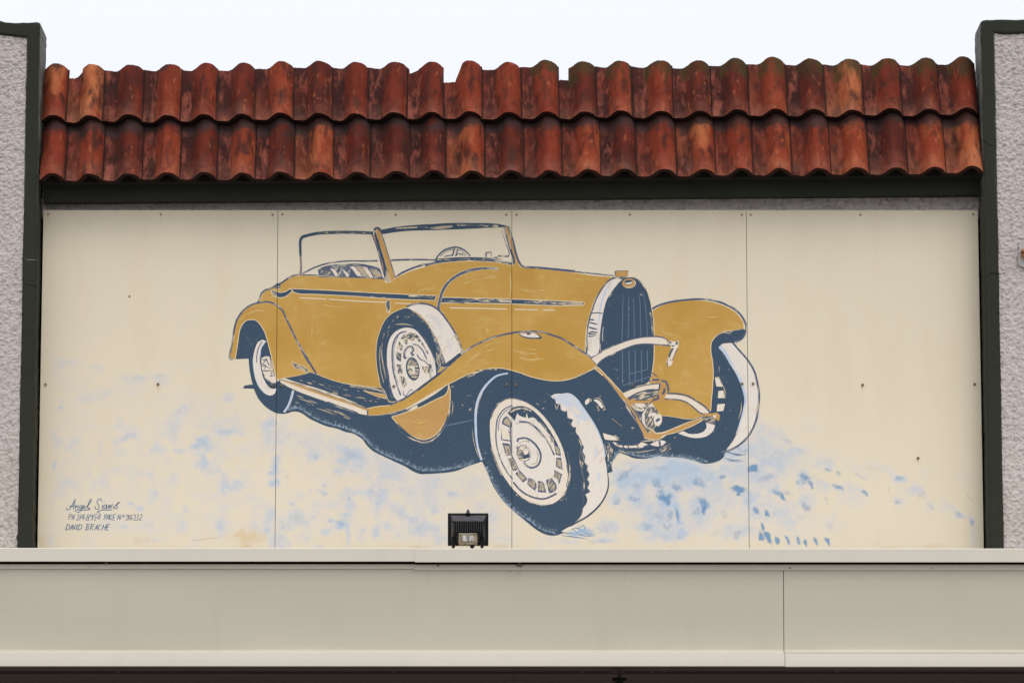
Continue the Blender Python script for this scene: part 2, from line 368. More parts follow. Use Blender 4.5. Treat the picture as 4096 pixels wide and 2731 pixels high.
add(LW, 'M', (400, 150, 360, 130, 10, .42), (850, 270, 190, 130, 20, .62), (500, 290, 90, 60, 0, .5), (740, 430, 70, 40, 0, .55), (140, 350, 50, 60, 0, .75),
    (140, 440, 60, 30, 0, .6), (150, 530, 40, 50, 0, .6), (1200, 450, 250, 150, 15, .40), (1090, 640, 150, 80, 0, .5), (870, 640, 140, 60, 0, .35),
    (600, 550, 40, 40, 0, .4), (470, 615, 30, 30, 0, .5), (580, 630, 60, 30, 0, .45), (830, 690, 28, 28, 0, .65), (850, 770, 60, 80, -10, .45),
    (820, 840, 70, 30, 0, .45), (1130, 720, 80, 110, 20, .4), (1600, 550, 190, 120, 0, .33), (1810, 640, 80, 40, 0, .5), (1520, 680, 250, 110, 10, .3),
    (1300, 800, 170, 70, 30, .42), (1640, 790, 40, 50, 0, .5), (300, 740, 50, 30, 30, .55), (500, 820, 60, 80, 20, .4), (350, 870, 130, 90, 20, .62),
    (250, 950, 80, 70, 10, .5), (670, 900, 40, 30, 0, .55), (760, 930, 90, 50, -20, .6), (830, 1040, 25, 150, 0, .6), (610, 1000, 50, 35, 0, .5),
    (960, 995, 40, 40, 0, .5), (1080, 990, 50, 70, 0, .5), (950, 1070, 40, 40, 0, .45), (1190, 950, 60, 60, 0, .4), (1520, 980, 170, 110, 0, .48),
    (1700, 1080, 100, 80, 0, .45), (1430, 900, 70, 60, 0, .45), (1330, 1060, 80, 50, 0, .4), (100, 880, 70, 150, 0, .45), (60, 980, 40, 60, 0, .55),
    (210, 1090, 80, 110, -30, .65), (550, 1140, 60, 30, 0, .5), (110, 1110, 40, 60, 20, .55), (430, 1060, 50, 80, -20, .4), (2200, 900, 80, 120, 0, .35),
    (1950, 560, 150, 90, 0, .3), (2250, 1080, 90, 60, 0, .35), (1180, 1000, 300, 60, 0, .15))
add(LW, 'N', (1000, 620, 330, 200, 0, .80), (750, 620, 330, 130, 0, .70), (1300, 650, 300, 170, 0, .66), (480, 690, 130, 120, -30, .75), (700, 720, 130, 70, 0, .72),
    (430, 900, 120, 90, 0, .68), (600, 850, 260, 200, 0, .52), (930, 900, 130, 130, 20, .8), (870, 1050, 190, 130, 0, .62), (1080, 1040, 60, 170, -12, .75),
    (1300, 1000, 170, 160, 0, .6), (760, 1200, 130, 80, 0, .6), (950, 1290, 220, 90, 0, .62), (1110, 1270, 90, 60, 0, .7), (1000, 1150, 500, 220, 0, .34),
    (1650, 620, 260, 120, 0, .5), (1650, 400, 160, 110, -10, .7), (1900, 330, 320, 190, 0, .45), (2100, 500, 300, 160, 10, .50), (1830, 880, 90, 110, 0, .75),
    (1700, 1250, 200, 120, 0, .42), (1950, 680, 300, 120, 0, .42), (2000, 1000, 250, 140, 0, .42), (1500, 850, 300, 150, 0, .42), (330, 1190, 150, 100, 0, .55),
    (310, 1330, 140, 45, 0, .70), (90, 1250, 150, 80, 0, .62), (-250, 1330, 60, 30, 0, .5), (-60, 1350, 160, 45, 0, .55), (2230, 1190, 90, 60, 0, .5),
    (1900, 100, 60, 120, 0, .45), (1250, 1400, 500, 40, 0, .15))
add(LW, 'O', (110, 250, 60, 120, 0, .42), (250, 330, 200, 90, 30, .40), (430, 500, 110, 70, 0, .62), (200, 600, 250, 180, 10, .45), (720, 620, 140, 70, 10, .58),
    (790, 600, 60, 40, 0, .68), (520, 760, 80, 110, -30, .6), (240, 860, 60, 60, 0, .6), (600, 560, 280, 120, 10, .3), (1080, 700, 200, 70, 25, .42),
    (1320, 680, 170, 50, 20, .5), (1470, 770, 90, 40, -5, .85), (1050, 880, 160, 60, 20, .48), (880, 870, 70, 50, 30, .6), (700, 830, 130, 60, 20, .5),
    (560, 980, 90, 110, 20, .5), (1000, 980, 190, 70, 0, .38), (1560, 880, 150, 60, 20, .45), (1460, 980, 100, 70, 20, .52), (1630, 870, 80, 60, 30, .6),
    (1750, 1030, 80, 60, 30, .48), (1730, 720, 70, 70, 20, .35), (2090, 740, 120, 60, 0, .35), (1900, 1060, 60, 100, 0, .45), (1950, 1040, 100, 40, 30, .5),
    (2060, 1120, 70, 45, 20, .62), (2180, 1190, 50, 70, -20, .72), (2180, 1330, 50, 120, 0, .55), (820, 1120, 60, 60, 0, .4), (380, 1200, 90, 50, 0, .5),
    (800, 1220, 120, 70, 20, .32), (350, 1100, 260, 130, 10, .35), (930, 1230, 60, 50, 0, .3), (450, 1300, 250, 100, 10, .25))
add(ST, 'N', (530, 640, 130, 45, -25, .55), (900, 570, 110, 60, 0, .35), (860, 750, 120, 60, 50, .6), (640, 760, 80, 50, 0, .5), (1060, 770, 90, 50, 30, .7),
    (1290, 730, 100, 50, 30, .6), (620, 900, 110, 40, 15, .6), (930, 890, 120, 60, 35, .95), (990, 940, 40, 40, 0, .8), (1330, 930, 110, 50, 30, .8),
    (1340, 1010, 35, 90, 0, 1.0), (1270, 1030, 60, 60, 0, .5), (980, 1060, 60, 90, 0, .55), (860, 1060, 90, 60, 0, .4), (1070, 1070, 22, 100, -12, .9),
    (1550, 670, 40, 45, 0, .8), (1700, 800, 110, 45, 10, .95), (1730, 820, 60, 50, 10, .9), (1860, 590, 85, 50, 5, 1.0), (1990, 690, 120, 50, -10, .45),
    (1700, 1270, 90, 50, -20, .5), (950, 1180, 60, 60, 0, .5), (750, 1200, 80, 60, 0, .5), (1090, 1290, 60, 30, 0, .4), (440, 930, 60, 50, 0, .5),
    (470, 690, 60, 40, -20, .5), (1550, 1060, 70, 70, 0, .35), (2100, 440, 130, 60, 0, .3), (1750, 390, 100, 40, 0, .5), (700, 460, 250, 40, 5, .5),
    (300, 1210, 110, 70, 0, .35), (1480, 1250, 80, 60, 0, .3), (250, 1350, 180, 30, 0, .4))
add(ST, 'O', (40, 660, 55, 45, 0, 1.0), (260, 900, 60, 35, 45, .7), (315, 945, 35, 70, -25, 1.0), (540, 770, 80, 50, 30, .75), (590, 830, 25, 60, -25, .85),
    (470, 790, 50, 30, 0, .5), (760, 680, 70, 30, 0, .55), (870, 720, 25, 50, -20, .6), (860, 850, 80, 35, 30, .7), (1130, 910, 70, 30, 35, .75),
    (1470, 770, 60, 28, 0, .6), (550, 1050, 40, 80, -30, .6), (370, 900, 90, 40, 30, .4), (180, 750, 130, 40, 0, .4), (370, 400, 80, 40, 30, .4),
    (70, 1080, 60, 35, 40, .85), (165, 1110, 60, 28, 60, .9), (250, 1110, 40, 60, -30, .4), (740, 990, 40, 60, 0, .35), (500, 1130, 70, 50, 20, .35),
    (780, 1230, 90, 50, 40, .35), (130, 1240, 28, 70, -20, .95), (180, 1350, 32, 95, -22, 1.0), (110, 1330, 35, 85, -22, .95), (270, 1370, 28, 65, -28, .95),
    (370, 1370, 24, 70, -28, .9), (470, 1375, 22, 65, -20, .85), (540, 1395, 24, 60, -25, .95), (645, 1390, 28, 68, -30, 1.0), (760, 1380, 26, 68, -28, .95),
    (1450, 990, 50, 35, 40, .5), (1770, 1040, 60, 25, 30, .5), (2060, 1120, 50, 30, 20, .5), (2180, 1200, 35, 45, 0, .6), (1680, 920, 40, 50, 40, .4),
    (1230, 1400, 60, 30, 20, .3), (1200, 670, 140, 30, 25, .3), (1080, 740, 120, 30, 25, .35), (640, 760, 120, 40, 25, .3))
add(ST, 'M', (420, 190, 80, 60, 0, .25), (850, 260, 110, 100, 30, .35), (530, 300, 40, 30, 0, .4), (880, 430, 70, 30, 20, .35), (1080, 630, 90, 50, 0, .32),
    (610, 560, 30, 30, 0, .45), (600, 635, 50, 25, 10, .4), (830, 690, 20, 20, 0, .5), (360, 880, 110, 40, 25, .35), (300, 745, 30, 20, 40, .4),
    (760, 925, 50, 40, 0, .5), (240, 950, 60, 50, 0, .3), (1120, 720, 50, 80, 0, .3), (1740, 780, 25, 25, 0, .4), (1800, 640, 50, 30, 0, .35),
    (260, 490, 35, 25, 0, .35), (1290, 810, 90, 30, 35, .3), (1450, 890, 40, 30, 0, .3), (660, 895, 25, 25, 0, .4), (1520, 970, 100, 60, 0, .25))
add(ST, 'L', (750, 290, 100, 18, 3, .3), (930, 280, 80, 25, -5, .3), (690, 730, 90, 25, -18, .3), (1230, 790, 50, 50, 20, .3), (1410, 690, 90, 25, 0, .3))
add(AG, 'L', (780, 1500, 100, 50, 0, .5), (1560, 1470, 160, 70, 0, .75), (60, 1500, 60, 60, 0, .45), (30, 900, 30, 900, 0, .35), (1000, 1545, 500, 25, 0, .35),
    (420, 1460, 200, 40, 0, .25), (1560, 1540, 60, 20, 0, .9))
add(AG, 'M', (1480, 1150, 130, 30, 0, .7), (30, 1070, 60, 60, 0, .5), (1250, 1120, 200, 40, 0, .4), (2250, 1140, 120, 30, 0, .4), (900, 1140, 300, 25, 0, .3))
add(AG, 'N', (1000, 1410, 60, 20, 0, .5), (500, 1400, 300, 25, 0, .3), (1870, 1415, 60, 15, 0, .4))
add(AG, 'O', (1370, 1440, 110, 30, 0, .55), (1800, 1430, 170, 40, 0, .5), (2260, 600, 25, 500, 0, .35), (2270, 300, 20, 60, 0, .6))
for sx_, sy_ in ((2531, 1539), (632, 1537), (3450, 1540), (3672, 1832), (1575, 1545), (193, 858), (643, 858), (1090, 860), (2066, 860), (2967, 860), (3892, 858)):
    AG.append((sx_, sy_+16, 5, 20, 0, .6))
for x_ in range(200, 3900, 170):
    AG.append((x_+random.uniform(-60, 60), 846, random.uniform(40, 120), random.uniform(6, 16), 0, random.uniform(.2, .5)))
def accumulate(px, py, rows, sharp, kk=1.0):
    out = np.zeros_like(px)
    wx = (vnoise(px/22, py/22, 11)-.5)*26+(vnoise(px/9, py/9, 12)-.5)*12; wy = (vnoise(px/22, py/22, 13)-.5)*26+(vnoise(px/9, py/9, 14)-.5)*12
    for x, y, rx, ry, a, v in rows:
        k = min(1.0, min(rx, ry)/30); sel = (abs(px-x) < max(rx, ry)*2+20) & (abs(py-y) < max(rx, ry)*2+20)
        if not sel.any(): continue
        dx = px[sel]+wx[sel]*k-x; dy = py[sel]+wy[sel]*k-y; ca, sa = math.cos(R(a)), math.sin(R(a))
        u = (dx*ca+dy*sa)/(rx*kk); w = (-dx*sa+dy*ca)/(ry*kk); d = np.sqrt(u*u+w*w)
        g = v*np.clip((1.35-d)/sharp, 0, 1); g = g*g*(3-2*g) if False else g
        out[sel] = np.where(out[sel] > g, out[sel]+g*0.12, g+out[sel]*0.12)
    return np.clip(out, 0, 1)
def board(i, x0, x1, z0, z1):
    st = 0.006; nx = int((x1-x0)/st); nz = int((z1-z0)/st)
    X, Z = np.meshgrid(np.linspace(x0, x1, nx+1), np.linspace(z0, z1, nz+1))
    X = X.ravel(); Z = Z.ravel()
    v = np.stack([X, np.zeros_like(X), Z], 1)
    a = np.arange(nz)[:, None]*(nx+1)+np.arange(nx)[None, :]; a = a.ravel()
    f = np.stack([a, a+1, a+nx+2, a+nx+1], 1)
    # folded edges and back give the board its 9 mm
    n0 = len(v); v = np.vstack([v, [[x0, .009, z0], [x1, .009, z0], [x1, .009, z1], [x0, .009, z1]]])
    c0, c1, c2, c3 = 0, nx, (nx+1)*(nz+1)-1, (nx+1)*nz
    faces = f.tolist()+[[c1, c0, n0, n0+1], [c2, c1, n0+1, n0+2], [c3, c2, n0+2, n0+3], [c0, c3, n0+3, n0], [n0, n0+3, n0+2, n0+1]]
    me = bpy.data.meshes.new('board'); me.from_pydata(v.tolist(), [], faces)
    px, py = [], []
    t = [T(x, z) for x, z in zip(X.tolist(), Z.tolist())]
    px = np.array([q[0] for q in t]); py = np.array([q[1] for q in t])
    lw = accumulate(px, py, LW, .9); s_ = accumulate(px, py, ST, .8, .80); ag_ = accumulate(px, py, AG, 1.0)
    base = np.clip((vnoise(px/60, py/45, 3)-.45)*1.0, 0, 1)*np.clip((py-1500-(px < 1100)*80)/200, 0, 1)*(px < 3300)
    reg = np.clip((px-2400)/120, 0, 1)*np.clip((3420-px)/400, 0, 1)*np.clip((py-1700+(px-2700)*.1)/150, 0, 1)*np.clip((2175-py)/60, 0, 1)
    reg2 = np.clip((px-1120)/200, 0, 1)*np.clip((2300-px)/300, 0, 1)*np.clip((py-1650)/200, 0, 1)*np.clip((2185-py)/60, 0, 1)
    reg3 = np.clip((px-190)/60, 0, 1)*np.clip((1200-px)/90, 0, 1)*np.clip((py-1430-(px-200)*.08)/220, 0, 1)*np.clip((2190-py)/80, 0, 1)
    pn = vnoise(px/35, py/28, 5)*.6+vnoise(px/13, py/11, 6)*.4
    lw = np.clip(np.maximum(lw, base*.6)*(.62+.5*pn)+reg*(.10+.24*pn)+reg2*(.10+.30*pn)+reg3*(.03+.30*pn), 0, 1)
    col = np.zeros((len(v), 4)); col[:, 3] = 1; col[:n0, 0] = lw; col[:n0, 1] = s_; col[:n0, 2] = ag_
    at = me.attributes.new('wash', 'FLOAT_COLOR', 'POINT'); at.data.foreach_set('color', col.ravel().tolist())
    me.materials.append(M['board']); me.materials.append(M['board_edge'])
    for k in range(5): me.polygons[len(faces)-5+k].material_index = 1
    return link('board', me, mural)
ZT = W(2048, 841)[1]; ZB = W(2048, 2290)[1]
XL = W(174, 841)[0]; XR = W(3911, 841)[0]
edges = [XL]+[s for s in SEAMS]+[XR]
boards = []
lbl = ['leftmost board with the sign writer lettering', 'board with the rear of the painted car', 'board with the radiator and front wheel', 'rightmost board with blue brush dabs']
for i in range(4):
    b = board(i, edges[i]+(GAP if i else 0), edges[i+1]-(GAP if i < 3 else 0), ZB, ZT); b['label'] = lbl[i]; boards.append(b)
sm = Mat('weathered_screw', 0.5, 0.4); sm.b.inputs['Metallic'].default_value = 0.3
sm.col(sm.mix(sm.noise(sm.vec('Object'), 240, 2), (0.30, 0.24, 0.16, 1), (0.09, 0.05, 0.03, 1))); M['screw'] = sm.m
sm = Mat('tan_screw', 0.6, 0.3); sm.col(sm.mix(sm.noise(sm.vec('Object'), 240, 2), (0.42, 0.35, 0.24, 1), (0.27, 0.19, 0.12, 1))); M['screw_tan'] = sm.m
sk = Mat('screw_slot', 0.9); sk.col((0.03, 0.02, 0.015, 1)); M['slot'] = sk.m
spx = [(193, 858), (643, 858), (1090, 860), (1130, 858), (1583, 860), (2025, 860), (2066, 860), (2519, 859), (2967, 860), (3003, 860), (3441, 860), (3892, 858),
       (183, 1537), (632, 1537), (1089, 1540), (1127, 1541), (1575, 1545), (2027, 1539), (2063, 1540), (2531, 1539), (2968, 1535), (3012, 1535), (3450, 1540), (3898, 1537), (518, 1185), (3672, 1832)]
smesh = {}
for (sx, sy) in spx:
    x, z = W(sx, sy); r = 0.0062 if sy < 1200 else 0.0075
    i = max(k for k in range(4) if x >= edges[k]-0.01)
    bm = bmesh.new()
    bmesh.ops.create_cone(bm, cap_ends=True, segments=12, radius1=r, radius2=r*.72, depth=0.003, matrix=Matrix.Translation((0, -0.0015, 0)) @ Matrix.Rotation(R(90), 4, 'X'))
    me = bpy.data.meshes.new('screw'); bmesh.ops.recalc_face_normals(bm, faces=bm.faces); bm.to_mesh(me); bm.free(); me.materials.append(M['screw_tan' if sy < 1200 or sx == 183 else 'screw'])
    me.materials.append(M['slot'])
    bm = bmesh.new(); bm.from_mesh(me)
    r_ = bmesh.ops.create_cone(bm, cap_ends=True, segments=8, radius1=r*.34, radius2=r*.30, depth=0.0012, matrix=Matrix.Translation((r*.1, -0.0034, 0)) @ Matrix.Rotation(R(90), 4, 'X'))
    for v in r_['verts']:
        for f in v.link_faces: f.material_index = 1
    bm.to_mesh(me); bm.free()
    o = link('screw', me, boards[i]); o.location = (x, -0.0045 if sy > 1200 else -0.0005, z)

# ------------------------------------------------------------------ the painted car, shape by shape
# underside, tyres and ground shadow
F = Flat()
F.poly('A 165 1475 185 1330 210 1150 235 1010 280 920 340 868 420 855 490 870 550 930 620 1050 680 1190 720 1320 745 1440 760 1560 F 790 560 830 690 860 665 '
       '1050 800 1600 1010 2100 1190 2230 1215 G 300 690 560 670 780 600 1150 400 1360 250 1600 130 1780 70 1920 38 K 300 755 400 758 530 788 650 825 770 870 950 915 1130 938 1300 925 '
       '1450 880 1620 800 1725 745 1760 690 2138 690 2138 1200 I 640 640 700 780 800 930 900 1100 940 1195 1150 1215 1330 1100 1800 930 1960 960 J 720 1440 715 1480 660 1530 540 1555 480 1540 380 1510 I 1200 1430 '
       '1000 1470 900 1480 800 1470 700 1430 600 1395 560 1440 500 1540 H 1568 850 1510 870 1490 1000 1400 1230 1170 1385 1050 1490 950 1520 850 1500 750 1440 640 1350 520 1250 420 1150 320 1000 260 860 205 745 '
       'G 1780 1320 1600 1380 1450 1440 1300 1465 1100 1480 950 1480 850 1440 750 1380 600 1310 450 1240 300 1160 220 1080 170 1010 80 950 0 920 '
       'F 1900 1480 1750 1425 1600 1390 1450 1330 1320 1265 1220 1195 1150 1165 1060 1160 980 1185 900 1195 800 1180 700 1130 600 1050 520 950 460 820 420 680 385 500 370 330', 'dark', 20, corner=60)
car = F.build('painted_car', mural, 'ochre vintage open car painted in blue outline')
rs_ = random.Random(77)
F = Flat()   # ragged shadow edge on the ground
for a in ('F 1000 1150 1150 1120 1300 1215 1500 1320 1700 1385 1900 1440 2080 1530', 'G 0 890 100 930 190 1010 290 1120 450 1220 620 1290 800 1370 950 1440 1150 1450 1350 1430 1500 1400 1700 1350',
          'N 350 590 420 480 470 420 560 440 700 470 880 460 980 470 1120 480 1260 510 1380 520 1500 490 1580 430', 'H 230 800 330 1010 430 1160 540 1270 680 1360 820 1460 980 1510'):
    q_ = smooth(P(a), False); o_ = []
    for i_, (x_, y_) in enumerate(q_):
        p_, n_ = q_[max(0, i_-1)], q_[min(len(q_)-1, i_+1)]; l_ = math.hypot(n_[0]-p_[0], n_[1]-p_[1]); o_.append((x_+(n_[1]-p_[1])/l_*17, y_-(n_[0]-p_[0])/l_*17))
    F.line(o_, 30, 'scuff', raw=True, fade='out')
for a, w in (('N 1580 410 1660 430 1780 440', 7), ('N 1590 400 1700 445 1790 432', 5), ('N 1560 470 1640 495 1740 490', 5), ('N 1600 500 1700 510 1780 500', 3),
             ('H 1030 1500 1150 1490 1280 1520 1390 1520', 5), ('H 1080 1480 1200 1440 1300 1500 1400 1510', 4), ('H 1200 1440 1260 1410 1300 1470', 4), ('H 1260 1410 1400 1500', 4),
             ('H 1030 1515 1150 1530 1300 1550', 5), ('H 1150 1450 1220 1500 1330 1530', 4)):
    F.line(a, w, 'dab2', taper=(.3, .2))
    F.line(a, w*.6, 'line', taper=(.3, .2))
F.blob(*P('H 1170 1500')[0], 62, 12, 5, 'dab2'); F.blob(*P('H 1290 1480')[0], 50, 16, 20, 'dab2')
F.build('ground_shadow', car)

# body
B1 = Flat()
B1.poly('A 500 600 530 560 570 480 610 420 680 385 730 370 830 310 870 290 1000 210 1080 175 1160 162 1470 170 2352 200 B 1520 1000 1540 1060 1600 1050 1690 990 1800 930 1980 860 2200 800 '
        'C 0 805 200 760 400 735 600 725 800 722 1000 732 1200 750 1370 780 1420 760 1470 775 1500 812 1700 832 2000 862 2340 900 D 400 310 800 345 740 390 640 500 560 610 500 720 460 840 420 970 380 1130 360 1350 355 1568 '
        'K 1400 560 800 330 0 520 E 1580 1000 1280 1260 840 1568 F 2352 780 1850 712 1600 640 1450 580 1330 545 1280 562 1170 592 930 634 860 650 815 660 780 540 750 400 700 180 660 30 '
        'A 620 1050 550 930 490 870 420 855 340 868 280 920 235 1010 210 1150 185 1330 160 1450 150 1482 90 1470 75 1420 100 1300 130 1150 150 1000 180 900 220 820 300 710 400 640', 'ochre', 0, halo=3, corner=60)
rng = random.Random(5)
for a, w in (('A 1480 620 1600 635 1750 650 1930 670', 14), ('B 2050 1200 2150 1160 2330 1110', 26), ('C 0 1180 80 1150 160 1130', 24), ('A 240 860 340 770 480 710 620 720', 22), ('C 600 1080 800 1010 980 980 1150 990', 18), ('C 1500 1160 1700 1200 1900 1170', 22), ('C 1330 1290 1340 1100 1335 950', 20), ('A 1360 900 1370 1000 1350 1120', 16), ('E 1780 560 1790 700', 22), ('E 1950 600 1960 700', 18), ('K 680 70 740 85', 18), ('B 1620 1080 1700 1060', 12)):
    B1.line(a, w, 'flaxen', taper=(.4, .4))
for a, w in (('A 640 545 700 540 760 560', 8), ('A 1530 620 1700 645 1930 670', 9), ('A 1350 900 1380 1000 1360 1120', 7), ('A 1400 1100 1440 1060 1520 1020', 7), ('A 1490 1250 1520 1380', 4),
             ('B 2060 1190 2180 1150 2330 1120', 12), ('C 310 900 350 870 400 850', 8), ('C 620 1060 800 1010 960 990 1130 1000', 8), ('C 980 940 1060 950 1160 960', 8), ('C 650 1190 760 1205 900 1205 1060 1195', 6),
             ('C 1020 880 1100 885 1180 880', 5), ('C 1340 1290 1345 1100 1340 900', 14), ('C 1600 1180 1700 1200 1850 1190', 9), ('C 2050 1040 2120 1070', 6), ('C 0 1170 60 1150 150 1160', 10),
             ('A 260 830 360 760 480 720 600 730', 10), ('A 1130 1330 1170 1400 1230 1480', 7), ('D 400 600 430 580 450 560', 6), ('D 150 880 190 900', 4), ('E 1600 700 1580 620', 5), ('E 1700 620 1720 760', 8), ('E 1820 560 1830 700', 8),
             ('E 260 380 270 470', 4), ('K 680 80 740 90', 10), ('K 20 230 60 250', 6), ('E 1960 600 1980 720', 8)):
    B1.line(a, w, 'flaxen', taper=(.2, .1))
# pale strips, belt line
for a in ('B 185 1298 400 1308 610 1318', 'B 650 1320 790 1330', 'B 802 1332 1150 1352 1550 1368', 'B 1690 1380 1940 1390', 'C 390 1455 800 1462 1285 1475', 'C 1405 1478 1590 1483', 'C 1600 1482 1770 1487', 'C 1850 1488 2035 1492'):
    B1.line(a, 3.4, 'cream')
B1.build('bodywork', car)
B2 = Flat()
B2.poly('B 60 1150 100 1155 600 1177 1200 1212 1700 1237 2335 1262 2310 1340 1700 1317 1000 1272 400 1242 160 1232 70 1197', 'dark', 3, halo=3)
B2.line('B 850 1245 1100 1262 1500 1292 1760 1305', 5, 'brush'); B2.line('B 1900 1262 2100 1275 2300 1290', 9, 'hatch')
B2.poly('A 735 385 800 415 860 430 950 415 1020 370 1065 400 1000 460 920 505 840 510 760 480 725 430', 'dark', 0, halo=3)
B2.poly('A 735 400 800 440 825 450 825 500 770 480 735 440', 'wood')
B2.poly('A 780 350 820 300 875 290 865 370 840 390', 'hatch')
B2.poly('C 260 1290 700 1300 1200 1312 1900 1337 2352 1357 D 330 735 345 760 330 788 0 795 C 1500 1400 900 1385 250 1380', 'dark', 2, halo=3)
B2.line('C 600 1345 800 1330 1000 1340 1250 1352 1340 1365', 13, 'hatch'); B2.line('C 300 1352 500 1362 620 1372', 9, 'hatch'); B2.line('C 1550 1372 1800 1365 2100 1392 2352 1385', 12, 'hatch'); B2.line('D 0 760 150 765 320 760', 13, 'wood')
B2.line('C 1340 1305 1350 1400', 7, 'wood')
B2.build('belt_moulding', car)
B3 = Flat()
for a, w in (('A 500 600 540 545 570 450 620 400 740 358 820 302 870 288 1000 203 1080 165 1165 145', 7), ('A 120 1480 85 1470 70 1420 95 1310 125 1150 145 1010 175 890 220 800 300 700 400 630 500 598 600 580 700 585 820 635 900 715 950 815 1000 920 1060 1050 1150 1230 1250 1420 1320 1540', 7.5),
             ('F 1180 140 1330 400 1430 565', 8), ('B 190 938 480 945', 5), ('B 480 965 1250 985 1540 1003', 4), ('B 1690 975 1800 905 2000 820 2200 765 2352 740', 8), ('C 0 785 200 742 450 712 700 700 1000 712 1200 732 1360 765', 9),
             ('C 1305 180 1380 420 1430 620 1480 745 1530 803 1800 828 2352 883', 9), ('D 0 243 400 283 805 325', 5)):
    B3.line(a, w, 'brush')
B3.line('C 1150 852 1050 836 850 842 650 885 480 965 350 1075 270 1205 235 1335 213 1420 215 1500 285 1568', lambda t: 8+6*min(1, t*3), 'halo')
B3.line('C 1150 852 1050 838 850 843 650 886 480 966 350 1076 270 1206 235 1336 215 1420 218 1500 285 1568', lambda t: 6+5*min(1, t*3), 'brush')
B3.build('body_outline', car)
H1 = Flat()
H1.poly('B 1580 1330 1605 1340 1608 1500 1590 1540 1560 1520 1545 1380', 'hatch', 90, halo=2); H1.build('door_handle', car)

# rear: seat, hood bows, door window frame
S1 = Flat()
S1.poly('B 480 880 540 835 700 798 900 782 1150 782 1350 820 1460 860 1515 995 1200 985 740 967 490 945', 'brush', 60)
S1.poly('B 530 880 620 850 680 900 720 950 620 960 520 940', 'hatch', 30)
S1.poly('B 670 842 720 850 770 900 795 957 745 957 710 890', 'cream'); S1.poly('B 835 820 865 850 930 900 970 965 925 965 880 890', 'cream')
S1.poly('B 985 812 1040 808 1110 880 1170 960 1095 952 1040 880', 'cream'); S1.poly('B 1060 805 1180 810 1260 890 1320 980 1190 975 1130 890', 'wood')
S1.poly('B 1185 810 1230 820 1290 890 1345 980 1300 982 1240 900', 'cream'); S1.poly('B 1300 850 1420 880 1490 960 1400 980 1330 920', 'wood')
S1.line('B 480 880 540 837 700 798 900 782 1150 782 1350 820 1460 862', 8, 'brush')
S1.build('seat', car)
W1 = Flat()
W1.line('B 235 917 430 822 600 767 800 732 1000 721 1200 722 1415 718', 6, 'brush')
W1.line('B 205 932 211 800 205 640 200 500 203 400 230 350 310 322 480 288 750 273 1000 272 1200 278 1345 284', lambda t: 7+5*min(1, t*2.2), 'dark')
W1.line('B 205 932 211 800 206 640', 9, 'wood'); W1.line('B 210 930 214 800 205 640', 4, 'brush')
W1.line('B 470 285 750 272 1000 277 1300 285', 3, 'hatch')
W1.poly('B 1450 237 1700 190 2000 158 2352 138 C 400 126 700 125 1000 130 1200 150 1308 180 1225 192 900 207 500 227 50 240 B 1900 250 1700 270 1490 302', 'dark', 0)
W1.poly('C 60 205 200 180 330 165 430 165 440 190 330 212 180 225', 'wood'); W1.line('C 500 160 800 165 1150 175', 8, 'hatch'); W1.line('B 1700 215 2000 195 2200 190', 6, 'hatch')
W1.poly('B 1390 235 1410 205 1440 230 1500 400 1600 700 1690 990 1620 1050 1565 860 1470 540 1400 320', 'ochre2', halo=2)
W1.poly('B 1330 310 1375 315 1450 600 1560 900 1550 1010 1500 900 1440 650 1380 440', 'ochre2')
W1.poly('B 1375 250 1400 320 1470 540 1565 860 1612 1040 1570 1050 1530 990 1500 800 1440 600 1380 380 1360 300', 'dark', 70)
W1.poly('B 1545 860 1570 900 1612 1040 1570 1055 1520 1010 1540 950', 'wood', 70)
W1.line('B 1365 250 1370 215 1405 203 1442 218 1460 250', 8, 'dark'); W1.line('B 1455 240 1500 370 1600 690 1690 975', 4, 'brush'); W1.line('B 1320 300 1380 440 1450 680 1520 985', 5, 'brush')
W1.line('B 1425 720 1470 860 1510 985', 6, 'cream')
W1.line('B 1620 708 1850 702 2100 700 2340 702', 7, 'brush')
W1.poly('C 1250 190 1305 190 1340 330 1385 500 1430 640 1480 760 1460 790 1400 770 1400 700 1370 600 1310 420', 'ochre2')
W1.line('C 1235 185 1290 380 1350 570 1392 690 1392 770', 9, 'brush'); W1.line('C 1305 180 1380 420 1430 620 1480 750', 8, 'brush'); W1.line('C 1205 248 1270 450 1320 600 1308 655 1240 645', 3.5, 'brush')
W1.poly('C 1065 665 1130 650 1180 625 1310 630 1300 660 1200 662 1100 678', 'hatch')
W1.poly('C 170 690 450 668 730 662 1000 672 1200 690 1000 700 750 705 500 722 165 742', 'dark', 0)
W1.line('C 190 710 400 700 700 690', 5, 'hatch'); W1.line('C 770 690 1000 684 1200 690', 6, 'hatch'); W1.line('C 200 662 450 655 710 652', 3, 'cream')
W1.line('C 955 662 953 590 1035 584 1045 650', 4, 'brush'); W1.line('C 965 660 962 600', 5, 'brush')
W1.build('windscreen', car)
W2 = Flat()
W2.line('C 165 735 180 680 220 620 290 560 400 518 500 508 610 550 680 610 712 645', 7, 'brush'); W2.line('C 235 650 320 580 430 540 520 545 610 590 650 625', 2.5, 'brush')
W2.line('C 460 530 445 590 425 645', 6, 'brush'); W2.line('C 517 540 500 590 480 645', 5, 'brush'); W2.line('C 300 655 380 635 430 630', 4, 'brush'); W2.line('C 500 620 560 605 620 600', 4, 'hatch'); W2.line('C 490 635 520 610 560 625 640 635', 3, 'brush')
W2.build('steering_wheel', car)

